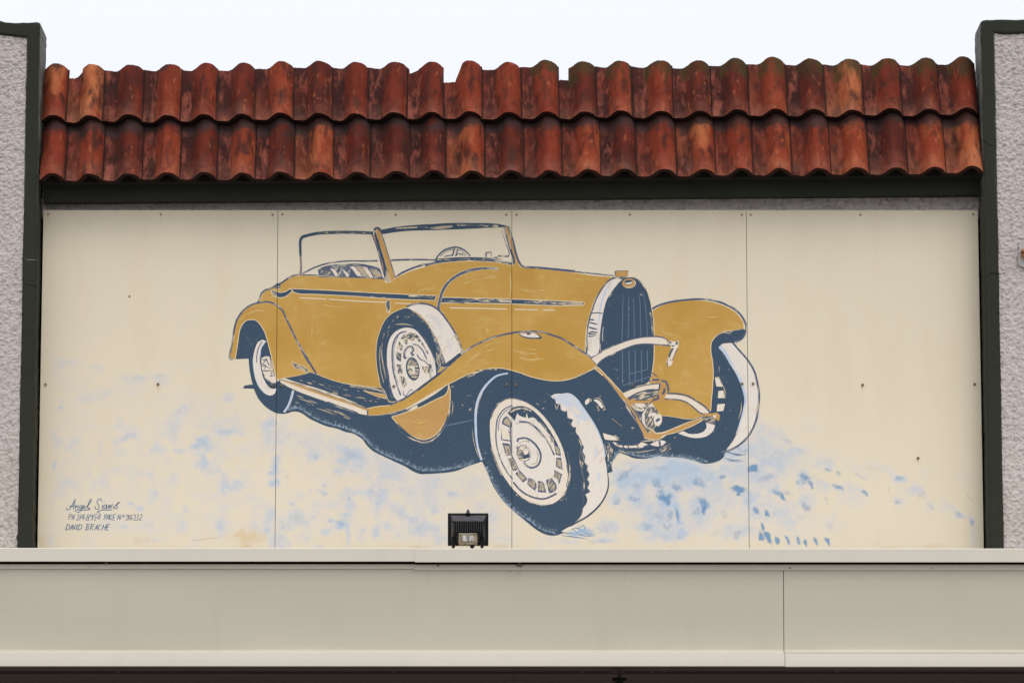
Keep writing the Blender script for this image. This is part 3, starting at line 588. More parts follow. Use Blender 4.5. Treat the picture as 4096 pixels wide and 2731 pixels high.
# running board
N1 = Flat()
N1.poly('F 935 634 1170 592 1285 562 1330 545 1450 582 1600 642 1850 716 2352 782 G 440 310 480 370 560 490 640 470 540 545 380 565 230 582 150 552 0 500 F 2100 1040 1800 920 1500 810 1200 722', 'dark', -20)
for i in range(46):
    t = rng.random(); x = 1150+t*1500; y = 690+t*300+rng.uniform(-60, 90)
    if x > 2250: y = min(y, 1000)
    l = rng.uniform(30, 110)
    N1.line(f'F {x} {y} {x+l/2} {y+l*.12} {x+l} {y+l*.3}', rng.uniform(1.5, 4), 'wood', taper=(.2, .2))
N1.poly('G 170 340 350 380 480 402 500 460 420 440 330 412', 'ochre2', halo=2)
N1.line('G 0 280 150 300 300 320 520 385', 10, 'wood'); N1.line('G 0 285 250 322 520 388', 3, 'brush')
N1.poly('F 860 650 1100 722 1500 852 1900 982 2150 1082 2240 1106 2260 1160 2000 1075 1600 945 1200 805 870 690', 'ochre2')
N1.poly('F 865 664 1200 792 1600 932 2000 1062 2230 1148 2232 1218 2100 1188 1600 1008 1050 800 870 705', 'cream')
N1.line('F 850 655 1200 742 1500 858 1900 990 2150 1090 2240 1115', 2.5, 'brush'); N1.line('F 860 670 1200 800 1600 940 2000 1070 2230 1155', 2, 'halo')
N1.line('F 2232 1150 2238 1220', 5, 'dark'); N1.line('F 1600 1010 1800 1085 2080 1185', 8, 'brush')
N1.poly('F 1045 375 1150 422 1250 462 1312 512 1285 560 1200 502 1110 482 1070 430', 'hatch', 20, halo=2); N1.poly('F 1110 430 1200 455 1280 515 1270 545 1190 490 1120 465', 'wood')
for x, y, l in ((1120, 905, 120), (1150, 950, 260), (1300, 980, 160), (1420, 1100, 330), (1560, 1110, 420), (1700, 1140, 200), (1880, 1000, 120), (1100, 1010, 60), (1300, 1050, 40), (1850, 1240, 120)):
    N1.line(f'F {x} {y} {x+l*.5} {y+l*.16} {x+l} {y+l*.36}', 4, 'wood', taper=(.2, .1))
N1.build('running_board', car)

# rear wheel
R1 = Flat()
R1.poly('F 280 792 305 752 430 737 470 760 450 800 300 796', 'dark')
R1.poly('F 655 62 590 33 520 70 470 180 440 330 445 470 480 650 540 780 620 870 700 908 775 880 808 800 720 795 650 725 590 600 558 450 545 320 568 160 615 85', 'white', 90)
R1.line('F 440 330 446 470 482 650 542 782 622 872', 3, 'sky_blue'); R1.line('F 620 85 568 165 546 320', 3, 'sky_blue'); R1.line('F 585 58 525 165 497 300 498 395', 4, 'brush')
R1.poly('F 560 330 640 292 700 300 740 420 762 530 800 640 815 700 740 712 660 672 610 605 575 500', 'cream', 60)
for a, w in (('F 560 330 575 500 612 605 665 675 740 715', 4), ('F 640 320 690 420 730 440', 5), ('F 560 340 640 350 600 400', 4), ('F 580 440 640 450 700 480 740 470', 4), ('F 580 520 650 520 720 515', 5), ('F 600 560 640 640 720 690', 4),
             ('F 730 530 720 570 750 600 700 600', 4), ('F 680 340 720 430', 8), ('F 570 410 640 430 620 500', 3)):
    R1.line(a, w, 'brush' if w != 8 else 'white')
R1.poly('F 700 300 745 420 765 540 800 640 770 600 740 540 725 470 700 380', 'hatch', 60)
R1.line('F 1068 828 1040 940 990 1070 925 1170', 9, 'sky_blue'); R1.line('F 1085 830 1060 940 1010 1070 960 1150', 2, 'wood')
for i in range(40):
    x = rng.uniform(220, 600); y = rng.uniform(-30, 320)
    if x > 440 and y > 60: continue
    R1.line(f'F {x} {y} {x+rng.uniform(-8, 12)} {y+rng.uniform(10, 40)}', 1.6, 'wood', taper=(.2, .2))
R1.build('rear_wheel', car)

# spare wheel standing in the front wing
Q = Flat()
Q.poly('E 680 272 800 230 950 220 1080 258 1180 320 1300 435 1400 590 1485 760 1565 965 1400 1100 1310 1175 1240 1010 1160 780 1080 610 980 470 880 370 800 320', 'white', 50)
Q.line('E 1000 380 1130 450 1200 540 1230 640', 30, 'tint', fade=1, taper=(.3, .3)); Q.line('E 1330 780 1370 900 1390 960', 18, 'tint', fade=1, taper=(.3, .3))
Q.poly('E 230 1250 213 1050 222 830 270 650 340 490 440 380 600 300 700 280 800 330 900 410 1000 520 1100 650 1180 800 1250 980 1305 1150 1290 1215 1240 1200 1100 1400 G 700 470 560 500 525 480 470 350 420 290 E 260 1390', 'dark', 60, halo=2)
Q.poly('E 1090 700 1150 760 1220 920 1290 1130 1270 1180 1200 1020', 'brush', 70); Q.poly('E 1150 970 1190 1010 1230 1150 1220 1220 1170 1150', 'wood', 70)
for i in range(34):
    t = rng.uniform(-2.9, -0.15); rr = rng.uniform(.80, .97); x = 745+500*rr*math.cos(t)-120*math.sin(t)*.2; y = 960+640*rr*math.sin(t); dx, dy = -math.sin(t)*45, math.cos(t)*60
    if x < 560: x = max(x, 235+abs(y-950)*.25)
    Q.line(f'E {x} {y} {x+dx*.5} {y+dy*.5} {x+dx} {y+dy}', 2, 'wood', taper=(.2, .2))
Q.line('E 310 820 300 1000 330 1200 370 1400', 5, 'wood', taper=(.3, .3)); Q.line('E 280 880 268 1050 285 1250 330 1450', 3, 'wood'); Q.line('E 500 540 650 535 800 560', 5, 'wood', taper=(.1, .1))
Q.line('E 380 1120 400 1300 440 1480 G 560 440', 10, 'brush'); Q.line('E 800 380 950 470 1080 640 1160 820', 5, 'hatch', taper=(.2, .4))
Q.line('E 690 265 780 228 900 210 1050 232 1180 305 1290 430 1395 580 1485 740 1578 970', 7, 'brush'); Q.line('E 1450 700 1520 850 1570 975', 9, 'hatch')
Q.poly('E 383 1100 395 880 440 740 520 650 620 600 720 590 820 620 920 720 1020 870 1100 1030 1145 1200 1155 1330 1080 1395 G 920 335 660 500 600 430 560 300 E 415 1330', 'white', 80)
for a, w in (('E 690 650 600 670 520 750 475 870 465 1050 480 1250 530 1450 G 690 410', 6), ('E 560 720 505 850 490 1050 505 1250 550 1450', 2.5), ('E 790 850 850 860 930 930 990 1040 1040 1150 1055 1280 1075 1390', 5), ('E 855 1010 890 1070 960 1110', 5),
             ('E 960 1100 1010 1150 1030 1180', 4), ('E 650 1010 665 950 720 890 775 885 790 950 760 985 800 1030', 10), ('E 660 1010 650 1050 690 1075', 9), ('E 1150 1000 1200 1180 1170 1330', 4), ('E 870 640 980 770 1080 950 1140 1130', 4), ('E 1060 1290 1070 1395', 7)):
    Q.line(a, w, 'brush')
Q.poly('E 600 770 640 705 740 668 830 683 890 740 915 800 880 815 830 740 800 810 720 765 690 850 650 800', 'hatch', 20)
for a in ('E 570 800 640 880 612 950 540 910', 'E 532 960 610 990 603 1125 537 1080', 'E 532 1160 610 1170 637 1300 560 1320', 'E 582 1352 652 1352 702 1490 630 1532', 'E 640 790 690 770 717 850 680 862',
          'E 935 1195 1040 1200 1060 1290 1000 1315 950 1270', 'E 1040 1170 1100 1150 1130 1320 1080 1270', 'E 1040 1110 1075 1080 1080 1120', 'E 905 790 960 850 1040 1000 1000 1000 940 880'):
    Q.poly(a, 'hatch', rng.uniform(50, 110), corner=60)
cx, cy = P('E 788 1235')[0]
Q.ell(cx, cy, 27, 47, -8, 'dark'); Q.ell(cx+1, cy-1, 22, 41, -8, 'hatch'); Q.poly('E 745 1180 815 1200 825 1290 780 1310 790 1250 750 1210', 'white'); Q.poly('E 720 1090 800 1110 840 1180 760 1160', 'wood')
for a in ('E 850 830 930 880 1000 1000 1040 1150', 'E 580 780 660 880', 'E 540 950 610 990', 'E 1070 1080 1110 1250 1120 1330'):
    Q.line(a, 6, 'white')
Q.line('G 730 400 760 420 830 330 860 350', 3, 'brush'); Q.line('G 735 350 730 400 760 430', 2.5, 'brush')
Q.build('spare_wheel', car)

# far front wing with its wheel
X = Flat()
X.poly('J 690 480 790 472 860 560 930 640 980 730 1005 830 1022 930 1015 1050 990 1180 930 1300 850 1380 760 1430 715 1455 800 1330 840 1230 880 1100 900 980 880 870 840 760 800 690 760 620 720 560 668 512', 'white', 80)
X.poly('J 600 460 640 410 700 375 885 345 905 370 870 430 800 470 700 480 660 510 720 560 760 620 805 690 842 760 882 870 900 980 880 1100 842 1230 800 1330 715 1450 690 1500 600 1540 500 1500 450 1300 560 1100 590 900 590 600', 'dark', 70)
X.line('J 668 505 720 565 762 640 800 700 840 775 880 880 900 980 885 1070 850 1190 815 1290', lambda t: 13-6*t, 'sky_blue', taper=(1, .3)); X.line('J 690 490 760 560 800 640', 8, 'white')
X.line('J 865 1000 860 1080 835 1160', 4, 'wood', taper=(.2, .2))
X.line('J 785 470 860 558 930 640 980 730 1006 830 1023 930 1016 1050 991 1180 930 1302 850 1382 760 1432 680 1452', 8, 'brush')
X.poly('J 628 785 665 780 690 850 700 865 640 860', 'white', 60, halo=2); X.poly('J 660 905 700 900 710 965 655 965', 'white', 60, halo=2); X.poly('J 650 1025 715 1020 700 1080 645 1085', 'white', 60, halo=2)
X.line('J 665 780 695 850 715 900 715 970', 4, 'wood')
for i in range(26):
    x = rng.uniform(610, 850); y = rng.uniform(390, 1480)
    if 620 < x < 720 and 760 < y < 1100: continue
    X.line(f'J {x} {y} {x+rng.uniform(-4, 8)} {y+rng.uniform(5, 22)}', 2, 'wood', taper=(.2, .2))
X.poly('I 1400 1132 1480 1105 1540 1135 1640 1142 1740 1115 1790 1060 1785 985 1910 1022 1880 1100 1800 1170 1680 1196 1560 1186', 'white', 0)
X.build('far_front_wheel', car)
Y1 = Flat()
Y1.poly('J 62 185 140 140 230 110 350 92 500 93 620 110 720 145 800 190 850 240 885 300 885 347 780 362 700 375 640 410 600 460 590 540 605 640 612 720 605 880 595 990 582 1090 560 1100 500 1180 J 300 1150 140 1120 60 1010 20 960 -20 900 40 880 60 750 80 480', 'ochre', 20, halo=3, corner=60)
for a, w in (('J 130 300 150 360 220 400 310 410', 20), ('J 560 238 600 240 650 245', 22), ('J 300 320 380 350', 16), ('J 180 330 140 350 200 400 300 410', 7), ('J 570 235 610 245 640 240', 12), ('J 240 210 300 240', 6), ('J 415 230 470 240', 6), ('J 330 330 400 350', 6), ('J 440 600 435 740', 4), ('J 120 320 190 370 300 400', 4), ('J 350 780 352 800', 8), ('J 210 700 230 740', 6)):
    Y1.line(a, w, 'flaxen', taper=(.2, .1))
Y1.line('J 60 170 130 135 230 107 350 90 500 82 620 95 720 128 810 177 870 240 903 310 905 370 870 432 808 467', 8, 'brush'); Y1.line('J 640 405 700 380 760 385 780 365 885 350', 4, 'wood')
Y1.build('far_front_wing', car)

# radiator
G1 = Flat()
G1.poly('D 750 385 830 360 950 365 1000 350 1080 345 1150 370 1240 435 1315 540 1372 700 1402 850 1425 1000 1437 1200 1435 1568 I 1072 150 1050 310 1015 420 960 470 880 485 760 540 700 578 645 580 480 400 290 225 D 395 1560 400 1200 430 1010 470 870 510 740 570 620 650 490', 'dark', 90, halo=3)
G1.poly('D 830 372 940 380 870 450 790 550 705 680 655 830 627 960 602 1120 582 1300 580 1470 550 1550 K 1665 608 1602 552 D 395 1500 402 1200 432 1010 472 870 512 740 572 620 652 490 750 402', 'white', 80)
G1.line('D 800 400 720 490 650 640 600 800 575 1000 550 1200', 7, 'sky_blue', taper=(.3, .2))
G1.line('D 375 1540 375 1350 395 1130 430 970 475 840 515 720 575 600 655 480 745 385 830 352', 6, 'brush')
G1.line('D 455 915 530 905 628 915', 4, 'dark')
for a in ('D 430 1015 460 1012 500 1018', 'D 425 1055 480 1070 555 1090', 'D 415 1130 470 1150 550 1160', 'D 405 1230 450 1205 550 1210', 'D 405 1270 460 1275 530 1250', 'D 410 1240 480 1235 550 1220'):
    G1.line(a, 6, 'brush', taper=(1, .3))
G1.line('D 600 1540 590 1400 600 1200 625 1000', 4, 'brush'); G1.line('D 640 1120 630 1230 632 1350', 2, 'cream'); G1.line('D 1100 350 1180 390 1250 450 1300 540', 5, 'hatch'); G1.line('D 1370 900 1395 1050 1415 1250', 7, 'hatch'); G1.line('D 770 600 730 660', 4, 'wood')
for xs in ('D 950 610 945 900 930 1350', 'D 1040 640 1035 900 1030 1310', 'D 1110 640 1120 900 1125 1290', 'D 1185 600 1215 750 1220 1000 1230 1270', 'D 1265 570 1300 800 1325 1100 1330 1270'):
    G1.line(xs, 3.2, 'line', taper=(.3, 1))
for xs in ('I 645 10 648 200 645 460', 'I 735 10 740 250 747 490', 'I 820 0 822 200 820 420', 'I 905 0 907 200 912 440', 'I 985 0 988 150 990 270', 'I 650 480 850 420 1020 362', 'I 750 320 850 300 980 268'):
    G1.line(xs, 4, 'line')
G1.ell(*P('D 1040 442')[0], 27, 18.5, -5, 'ochre2'); G1.line([(P('D 1040 442')[0][0]+27*math.cos(t/10*math.pi), P('D 1040 442')[0][1]+18.5*math.sin(t/10*math.pi)) for t in range(-2, 8)], 2.5, 'cream', raw=True)
G1.ell(*P('D 1035 428')[0], 17, 10, -8, 'dark'); G1.poly('D 968 440 1030 432 1100 415 1085 445 1020 460', 'cream'); G1.line('D 975 460 1020 470 1070 460', 3, 'brush')
G1.build('radiator', car)
G2 = Flat()
G2.poly('D 815 265 830 248 1035 243 1010 345 830 342', 'dark', corner=40); G2.poly('D 830 258 1028 250 1005 340 838 335', 'ochre2'); G2.poly('D 820 345 1000 350 960 378 835 375', 'hatch', corner=40); G2.build('radiator_cap', car)

# near front wing
V = Flat()
V.poly('G 240 590 380 562 545 545 660 490 720 470 900 350 1100 200 1260 85 E 1440 1110 1580 990 1750 880 1900 810 2100 735 2340 680 K 700 240 950 243 1080 285 1250 345 1400 440 1530 525 1660 622 1732 715 1720 745 1620 800 1450 880 1300 925 '
       '1130 938 950 915 770 870 650 825 530 790 400 760 300 755 150 770 0 800 G 1780 72 1600 132 1350 257 1150 362 900 512 780 582 600 642 400 682 245 682', 'ochre', 25, halo=3)
for a, w in (('K 560 500 700 540 900 560', 22), ('K 0 600 120 530 300 480', 16), ('E 1600 1150 1750 1040 1900 960', 16), ('K 620 600 800 640 1000 610', 18), ('E 1900 880 2050 830 2250 810', 12), ('K 0 590 100 540 200 510', 6), ('K 100 470 250 410 380 380', 5), ('K 600 500 700 540 840 560', 7), ('K 640 590 720 620 800 630', 5), ('K 700 450 800 490 900 490', 6), ('K 850 590 960 620 1050 600', 5), ('E 1180 1430 1260 1380 1340 1340', 4), ('E 1600 1180 1720 1090 1860 1000', 5), ('E 1900 900 2050 840 2200 820', 5)):
    V.line(a, w, 'flaxen', taper=(.2, .1))
V.line('G 540 545 660 492 720 468 900 350 1100 198 1260 82 E 1440 1105 1580 985 1750 872 1900 802 2100 727 2340 674 K 600 243 700 235 950 240 1080 280 1250 340 1400 435 1530 520 1660 615 1735 705', 7.5, 'brush')
V.line('G 920 340 1100 205 1240 100', 9, 'dark'); V.line('E 1290 1190 1400 1110 1540 1000', 13, 'dark')
V.line('G 240 690 400 690 600 650 760 600', 5, 'brush'); V.line('G 1580 150 1700 110 1850 60 2000 60', 5, 'hatch'); V.line('K 1450 870 1600 810', 3, 'wood')
V.line('G 245 595 242 680', 3, 'brush')
V.poly('K 620 262 880 258 905 275 955 318 940 340 740 330 660 302', 'dark'); V.poly('K 635 265 860 262 925 312 880 320 740 312 670 292', 'white'); V.ell(*P('K 765 266')[0], 9, 5, 0, 'hatch')
V.build('near_front_wing', car)
Z1 = Flat()
Z1.poly('G 565 702 640 682 800 628 960 572 1100 502 1230 440 1300 402 1335 340 1345 262 1365 340 1365 480 1340 660 1280 800 1200 920 1100 990 1000 1015 900 990 780 920 650 805', 'ochre2', 30, halo=3)
Z1.line('G 820 765 950 790 1090 740', 14, 'flaxen', taper=(.2, .1)); Z1.line('G 840 830 960 855 1080 800', 8, 'flaxen', taper=(.2, .1)); Z1.line('G 1160 720 1180 800', 16, 'ochre', taper=(.3, .3))
Z1.line('G 610 810 700 910 800 980 900 1030 1000 1050 1100 1035 1200 960 1290 840 1350 680 1370 480', 6, 'hatch', taper=(.3, .3)); Z1.line('G 650 800 800 940 960 1025 1100 1010 1210 930 1290 800 1345 660', 4, 'dark')
Z1.poly('G 790 610 860 570 920 545 920 580 840 612 800 625', 'cream'); Z1.line('G 560 665 680 640 780 615 840 580', 5, 'brush')
Z1.line('G 1280 830 1450 795 1680 745', 6, 'line', taper=(.3, .5)); Z1.line('G 1400 480 1400 600 1385 680', 4, 'wood', taper=(.2, .2)); Z1.line('G 1600 160 1700 130', 4, 'wood'); Z1.line('G 1395 285 1400 300', 8, 'wood')
Z1.line('G 500 690 550 700 565 705', 5, 'dark')
Z1.build('valance', car)

# near front wheel
H = Flat()
H.line('K 470 830 400 840 300 872 215 940 135 1030 75 1130 32 1250 10 1400 10 1568 H 145 500 165 620 200 730', 10, 'sky_blue', taper=(.6, .8)); H.line('H 100 400 115 520 150 650 185 730', 3, 'wood', taper=(.3, .3)); H.line('H 215 20 170 130 155 220', 3, 'wood', taper=(.3, .3))
H.poly('H 918 68 960 42 1040 36 1120 33 1200 90 1270 200 1360 330 1420 450 1470 600 1490 720 1512 850 1512 1000 1490 1110 1420 1210 1300 1310 1170 1387 1230 1320 1262 1230 1292 1190 1305 1140 1280 1080 1332 1060 1302 1020 1322 970 1297 930 1322 880 1300 830 1307 790 1272 750 1277 690 1250 640 1267 590 1220 540 1222 490 1185 440 1187 388 1155 385 1130 350 1155 310 1100 292 1092 217 1060 222 1030 210 1022 150 975 140 960 85', 'white', 60, corner=40)
H.poly('H 1120 36 1200 95 1270 205 1330 300 1290 330 1190 290 1130 200 980 120 930 70 1000 50', 'ice', 40)
H.poly('H 1190 300 1215 330 1240 400 1215 440 1190 380', 'cream'); H.poly('H 1390 540 1415 620 1410 720 1385 660', 'ice', 80); H.poly('H 1415 860 1440 860 1430 960 1405 940', 'ice', 80); H.poly('H 1190 300 1225 340 1215 400', 'ice'); H.poly('H 1160 160 1190 190 1240 260 1200 250 1150 200', 'cream')
H.line('H 1205 100 1275 205 1365 335 1425 452 1475 600 1492 700', 5, 'sky_blue')
for a, w in (('H 960 85 975 140 1022 152 1028 210 1062 224 1092 217', 4), ('H 970 150 985 200 1000 150', 5), ('H 1100 292 1153 312 1132 352 1155 400 1187 388', 4), ('H 1110 330 1140 380', 6), ('H 1220 540 1267 590 1252 640 1278 690 1272 750 1307 790 1300 830 1322 880 1298 930 1322 970 1302 1020 1332 1060 1280 1085', 3.5),
             ('H 1215 500 1240 560 1240 640 1262 700 1262 780', 8), ('H 1240 740 1250 850 1275 950 1265 1050', 7), ('H 1225 640 1232 760 1255 870', 5), ('H 1255 1230 1240 1300 1190 1370', 5), ('H 1250 950 1245 1030 1265 1120 1255 1200', 4)):
    H.line(a, w, 'hatch' if w > 4 else 'brush')
H.line('H 1495 690 1515 850 1525 1000 1490 1110 1420 1215 1300 1320 1175 1390 1060 1465', lambda t: 4+5*t, 'dark', taper=(.4, .5))
H.poly('H 1030 1475 1100 1435 1200 1398 1240 1375 1160 1440 1080 1480', 'cream')
H.poly('H 287 430 292 300 340 190 420 110 520 82 640 118 760 188 880 308 980 458 1052 620 1092 780 1112 900 1092 1020 1042 1110 950 1182 840 1202 700 1162 600 1102 500 1000 430 890 360 740 308 580', 'cream', 60)
H.line('H 620 105 520 82 420 108 340 188 290 300', 6, 'hatch'); H.line('H 300 600 345 740 410 890', 5, 'wood'); H.line('H 1095 640 1120 800 1122 900 1085 1050 1040 1120', 5, 'hatch'); H.line('H 560 1090 700 1170 840 1205 950 1190', 4, 'hatch')
H.line('H 300 430 310 560 360 720 430 880 500 980', 8, 'white')
H.poly('H 355 430 372 290 430 205 500 150 600 160 720 190 830 290 930 420 1010 570 1050 720 1060 850 1030 990 960 1090 850 1120 700 1100 600 1030 520 910 410 740 360 580', 'white', 70)
for a, w in (('H 520 158 430 205 370 290 350 430 358 580 405 740 470 860 525 930', 5), ('H 540 170 450 220 390 300 372 430', 3), ('H 530 960 600 1040 700 1105 850 1135 985 1080', 7), ('H 590 325 700 342 790 410 880 520 960 680', 6), ('H 560 350 640 340 740 380 840 490', 2),
             ('H 500 380 505 540 515 680 580 820', 5), ('H 530 700 590 830 680 930', 3), ('H 1090 780 1105 900 1085 1010', 4)):
    H.line(a, w, 'brush')
H.poly('H 470 240 520 188 600 165 700 190 800 270 900 400 960 500 1000 580 1030 690 990 640 955 550 900 450 860 380 830 345 790 335 775 310 740 285 700 290 685 295 672 235 660 290 590 262 572 238 545 325 520 290 480 250', 'dark', 40)
H.line('H 500 230 560 200 640 190 720 220', 7, 'hatch'); H.line('H 800 320 880 420 940 530', 6, 'hatch')
for a in ('H 430 290 470 270 515 350 507 400 410 350', 'H 400 382 492 432 507 540 405 520', 'H 415 550 490 560 517 680 455 690', 'H 470 710 515 710 580 835 527 845', 'H 590 838 682 930 632 965 550 870',
          'H 690 913 750 940 777 1000 755 1050 675 985', 'H 785 945 840 960 877 1070 790 1065', 'H 870 940 930 918 987 1000 970 1050 905 1080', 'H 960 832 1045 880 1010 990 990 920 955 915', 'H 980 705 1032 705 1047 835 975 800',
          'H 955 555 1010 600 1030 690 975 672', 'H 905 480 940 490 970 545 930 540'):
    H.poly(a, 'brush', rng.uniform(60, 120), corner=60)
    cx = sum(p[0] for p in P(a))/len(P(a)); cy = sum(p[1] for p in P(a))/len(P(a))
    H.poly([(cx+(x-cx)*.66, cy+(y-cy)*.66) for x, y in P(a)], 'wood', rng.uniform(50, 120), corner=60)
H.poly('H 400 382 470 415 500 520 415 512', 'cream')
cx, cy = P('H 640 660')[0]
H.line('H 575 540 580 510 650 498 720 530 780 590 815 660 815 730 780 790 720 810 670 790 640 755', 8, 'brush'); H.line('H 590 560 640 530 700 545 750 600 790 670 770 760 720 775', 4, 'wood'); H.poly('H 585 520 620 520 625 545 590 545', 'white')
H.ell(cx, cy, 29, 34, -15, 'brush'); H.ell(cx+2, cy-1, 25, 30, -15, 'cream'); H.ell(*P('H 608 672')[0], 14, 21, -15, 'hatch'); H.poly('H 620 600 660 585 690 630 705 670 660 650', 'hatch', 30); H.poly('H 625 685 700 660 705 700 640 720', 'dark'); H.poly('H 640 600 680 620 690 660 655 660', 'white')
H.line('H 575 580 565 610', 4, 'brush'); H.line('H 700 545 760 620 765 670 730 640', 9, 'white')
for i in range(60):
    t = rng.uniform(0, 6.28); rr = rng.uniform(1.12, 1.5); x = 700+430*rr*math.cos(t)+rng.uniform(-10, 10); y = 640+590*rr*math.sin(t)*.95+(x-700)*.35
    if x > 1200 or x < 150 or y < 20 or y > 1450 or (x < 250 and y > 600): continue
    dx, dy = -math.sin(t)*26, math.cos(t)*30+-math.sin(t)*9
    H.line(f'H {x} {y} {x+dx} {y+dy}', rng.uniform(1, 2.2), 'wood', taper=(.2, .2))
H.build('front_wheel', car)

# bumpers, chassis front, springs
U = Flat()
U.poly('I 245 238 320 235 400 320 500 430 645 580 720 680 760 760 830 860 900 960 960 1060 1000 1130 1050 1075 1092 1130 1180 1132 1300 1087 1500 1002 1700 928 1755 945 1620 1022 1400 1112 1200 1168 1150 1212 1050 1218 945 1197 900 1090 800 900 700 750 600 620 500 480 380 350 290 270', 'ochre2', -50, halo=3, corner=40)
U.line('I 380 350 500 485 600 625 700 755 800 905 900 1095 940 1190', 4, 'brush'); U.line('I 760 760 840 880 940 1040 1000 1130', 4, 'brush'); U.line('I 660 660 720 760 830 930', 5, 'hatch')
U.poly('I 650 640 720 600 860 600 1040 640 1240 640 1230 700 1050 705 960 735 800 735 760 760 700 710', 'ochre2', 10)
U.poly('I 1025 440 1035 340 1110 360 1135 400 1222 412 1262 480 1270 570 1240 640 1150 700 1060 690 1140 580 1160 460 1020 450', 'ochre2', 10)
U.poly('I 720 640 900 570 1080 530 1150 530 1145 575 1080 640 960 685 820 687 790 650 740 690', 'hatch', 15)
for a, w in (('I 1050 405 1150 405', 8), ('I 1175 420 1235 425 1262 480 1275 570', 8), ('I 1220 520 1215 570 1190 600', 9), ('I 1130 610 1135 660 1060 680', 9), ('I 1030 310 1070 320 1120 365', 4), ('I 1020 440 1015 390 1040 340', 4), ('I 960 720 1010 740 1060 690', 4)):
    U.line(a, w, 'brush')
U.poly('I 655 590 800 530 950 490 1162 456 1145 532 1000 540 850 582 720 650 690 640', 'cream', 15, halo=2); U.line('I 640 578 800 520 960 478 1160 452', 4, 'brush'); U.line('I 720 655 850 585 1000 542 1150 540', 5, 'dark'); U.line('I 1155 460 1150 535', 6, 'dark')
U.poly('I 1245 600 1400 610 1520 635 1660 710 1760 780 1832 842 1800 862 1720 852 1640 790 1540 712 1430 672 1220 657', 'cream', -30)
U.line('I 1255 590 1400 595 1530 622 1670 700 1770 770 1840 845', 6, 'brush'); U.line('I 1222 662 1430 680 1540 722 1640 800 1720 862 1800 870', 5, 'brush')
U.poly('I 1178 890 1350 910 1500 935 1620 935 1705 905 1710 925 1500 997 1300 1082 1180 1122 1100 1127 1060 1075 1100 1040 1170 1000', 'dark', 10, halo=2)
U.poly('I 1840 862 1940 850 1978 890 1962 965 1900 930 1880 900 1720 902 1740 872', 'ochre2'); U.poly('I 1700 900 1880 905 1915 960 1900 1010 1800 985 1740 940', 'hatch', 10)
U.poly('I 1880 890 1920 880 1925 910 1900 930', 'cream')
U.poly('I 770 745 830 722 960 735 1000 760 1000 850 960 900 1000 1060 1050 1075 990 1130 900 960 830 860', 'hatch', -30)
U.poly('I 815 728 940 735 965 762 900 782 830 765', 'white', halo=2); U.line('I 830 800 900 820 960 800', 7, 'cream'); U.line('I 860 850 910 860', 6, 'dark')
U.poly('I 1000 780 1080 775 1125 820 1130 880 1050 870 1000 900 960 870', 'hatch', 60); U.poly('I 960 880 1040 860 1120 900 1160 1000 1060 1070 980 1040', 'hatch', 60)
U.line('I 975 795 935 870 930 950 955 1020 1000 1058', lambda t: 12*(1-abs(2*t-.8)**2*.6), 'white', taper=(.2, .2)); U.line('I 960 790 912 870 908 960 940 1040', 3, 'brush')
U.line('I 1000 900 1060 870 1100 885 1090 960', 14, 'white', taper=(.6, .7)); U.poly('I 1085 900 1140 880 1182 900 1180 980 1140 1035 1095 1020 1075 960', 'white', 50, halo=2); U.poly('I 1095 960 1130 925 1165 925 1150 960 1110 985', 'brush'); U.line('I 1030 900 1060 950 1080 1010', 4, 'brush')
U.poly('I 380 1132 590 1192 605 1228 470 1222 410 1215', 'white', -10, halo=2); U.line('I 540 1160 600 1225', 6, 'hatch')
U.poly('I 510 1248 560 1262 600 1290 700 1300 860 1290 900 1250 1000 1285 930 1325 800 1330 680 1330 560 1300', 'cream', 0); U.poly('I 1020 1285 1120 1235 1200 1230 1245 1250 1180 1305 1080 1305', 'white'); U.line('I 1150 1235 1160 1310', 8, 'brush'); U.line('I 890 1240 1000 1230 1100 1240', 8, 'hatch')
for a in ('I 650 1290 665 1330', 'I 720 1295 740 1350', 'I 850 1260 860 1340', 'I 780 1290 870 1260', 'I 1000 1290 930 1320', 'I 600 1300 560 1280'):
    U.line(a, 5, 'brush')
U.poly('I 1150 1330 1300 1260 1310 1340 1240 1400 1160 1390', 'hatch', 30); U.line('I 460 1260 480 1400 470 1480', 8, 'hatch'); U.line('I 400 1240 430 1380 460 1480', 6, 'hatch', taper=(.4, .4)); U.poly('I 440 1300 520 1340 500 1440 450 1520', 'hatch', 80)
U.line('I 700 1380 850 1390 1000 1370 1100 1350', 5, 'wood', taper=(.2, .2)); U.line('I 600 1370 700 1400', 4, 'wood')
U.poly('I 140 690 190 652 192 710 150 750 135 720', 'white'); U.poly('I 248 682 290 670 345 700 388 770 370 800 330 760 300 720', 'white', -50); U.line('I 210 660 215 700', 8, 'hatch'); U.line('I 300 760 330 830', 4, 'wood'); U.line('I 380 820 420 800', 5, 'wood'); U.line('I 250 660 320 655 380 720 400 790', 3, 'hatch')
for i in range(70):
    x = rng.uniform(180, 900); y = rng.uniform(350, 1200)
    if x < 250+(y-350)*.45 or x > 430+(y-350)*.72: continue
    a = rng.uniform(-.8, .8); l = rng.uniform(6, 34)
    U.line(f'I {x} {y} {x+l*math.cos(a)} {y+l*math.sin(a)}', rng.uniform(1, 2.2), 'wood', taper=(.2, .2))
U.line('I 500 930 640 1040', 1.6, 'wood'); U.line('I 770 1060 800 1060', 6, 'wood')
U.build('chassis_front', car)
K1 = Flat()
K1.poly('I 225 115 360 32 D 620 1515 720 1470 850 1412 1000 1352 1150 1312 1300 1292 1500 1290 1590 1310 1645 1355 1662 1405 1600 1405 1400 1390 1250 1390 1130 1407 1000 1452 880 1502 760 1560 I 480 62 360 132 300 202', 'cream', 20)
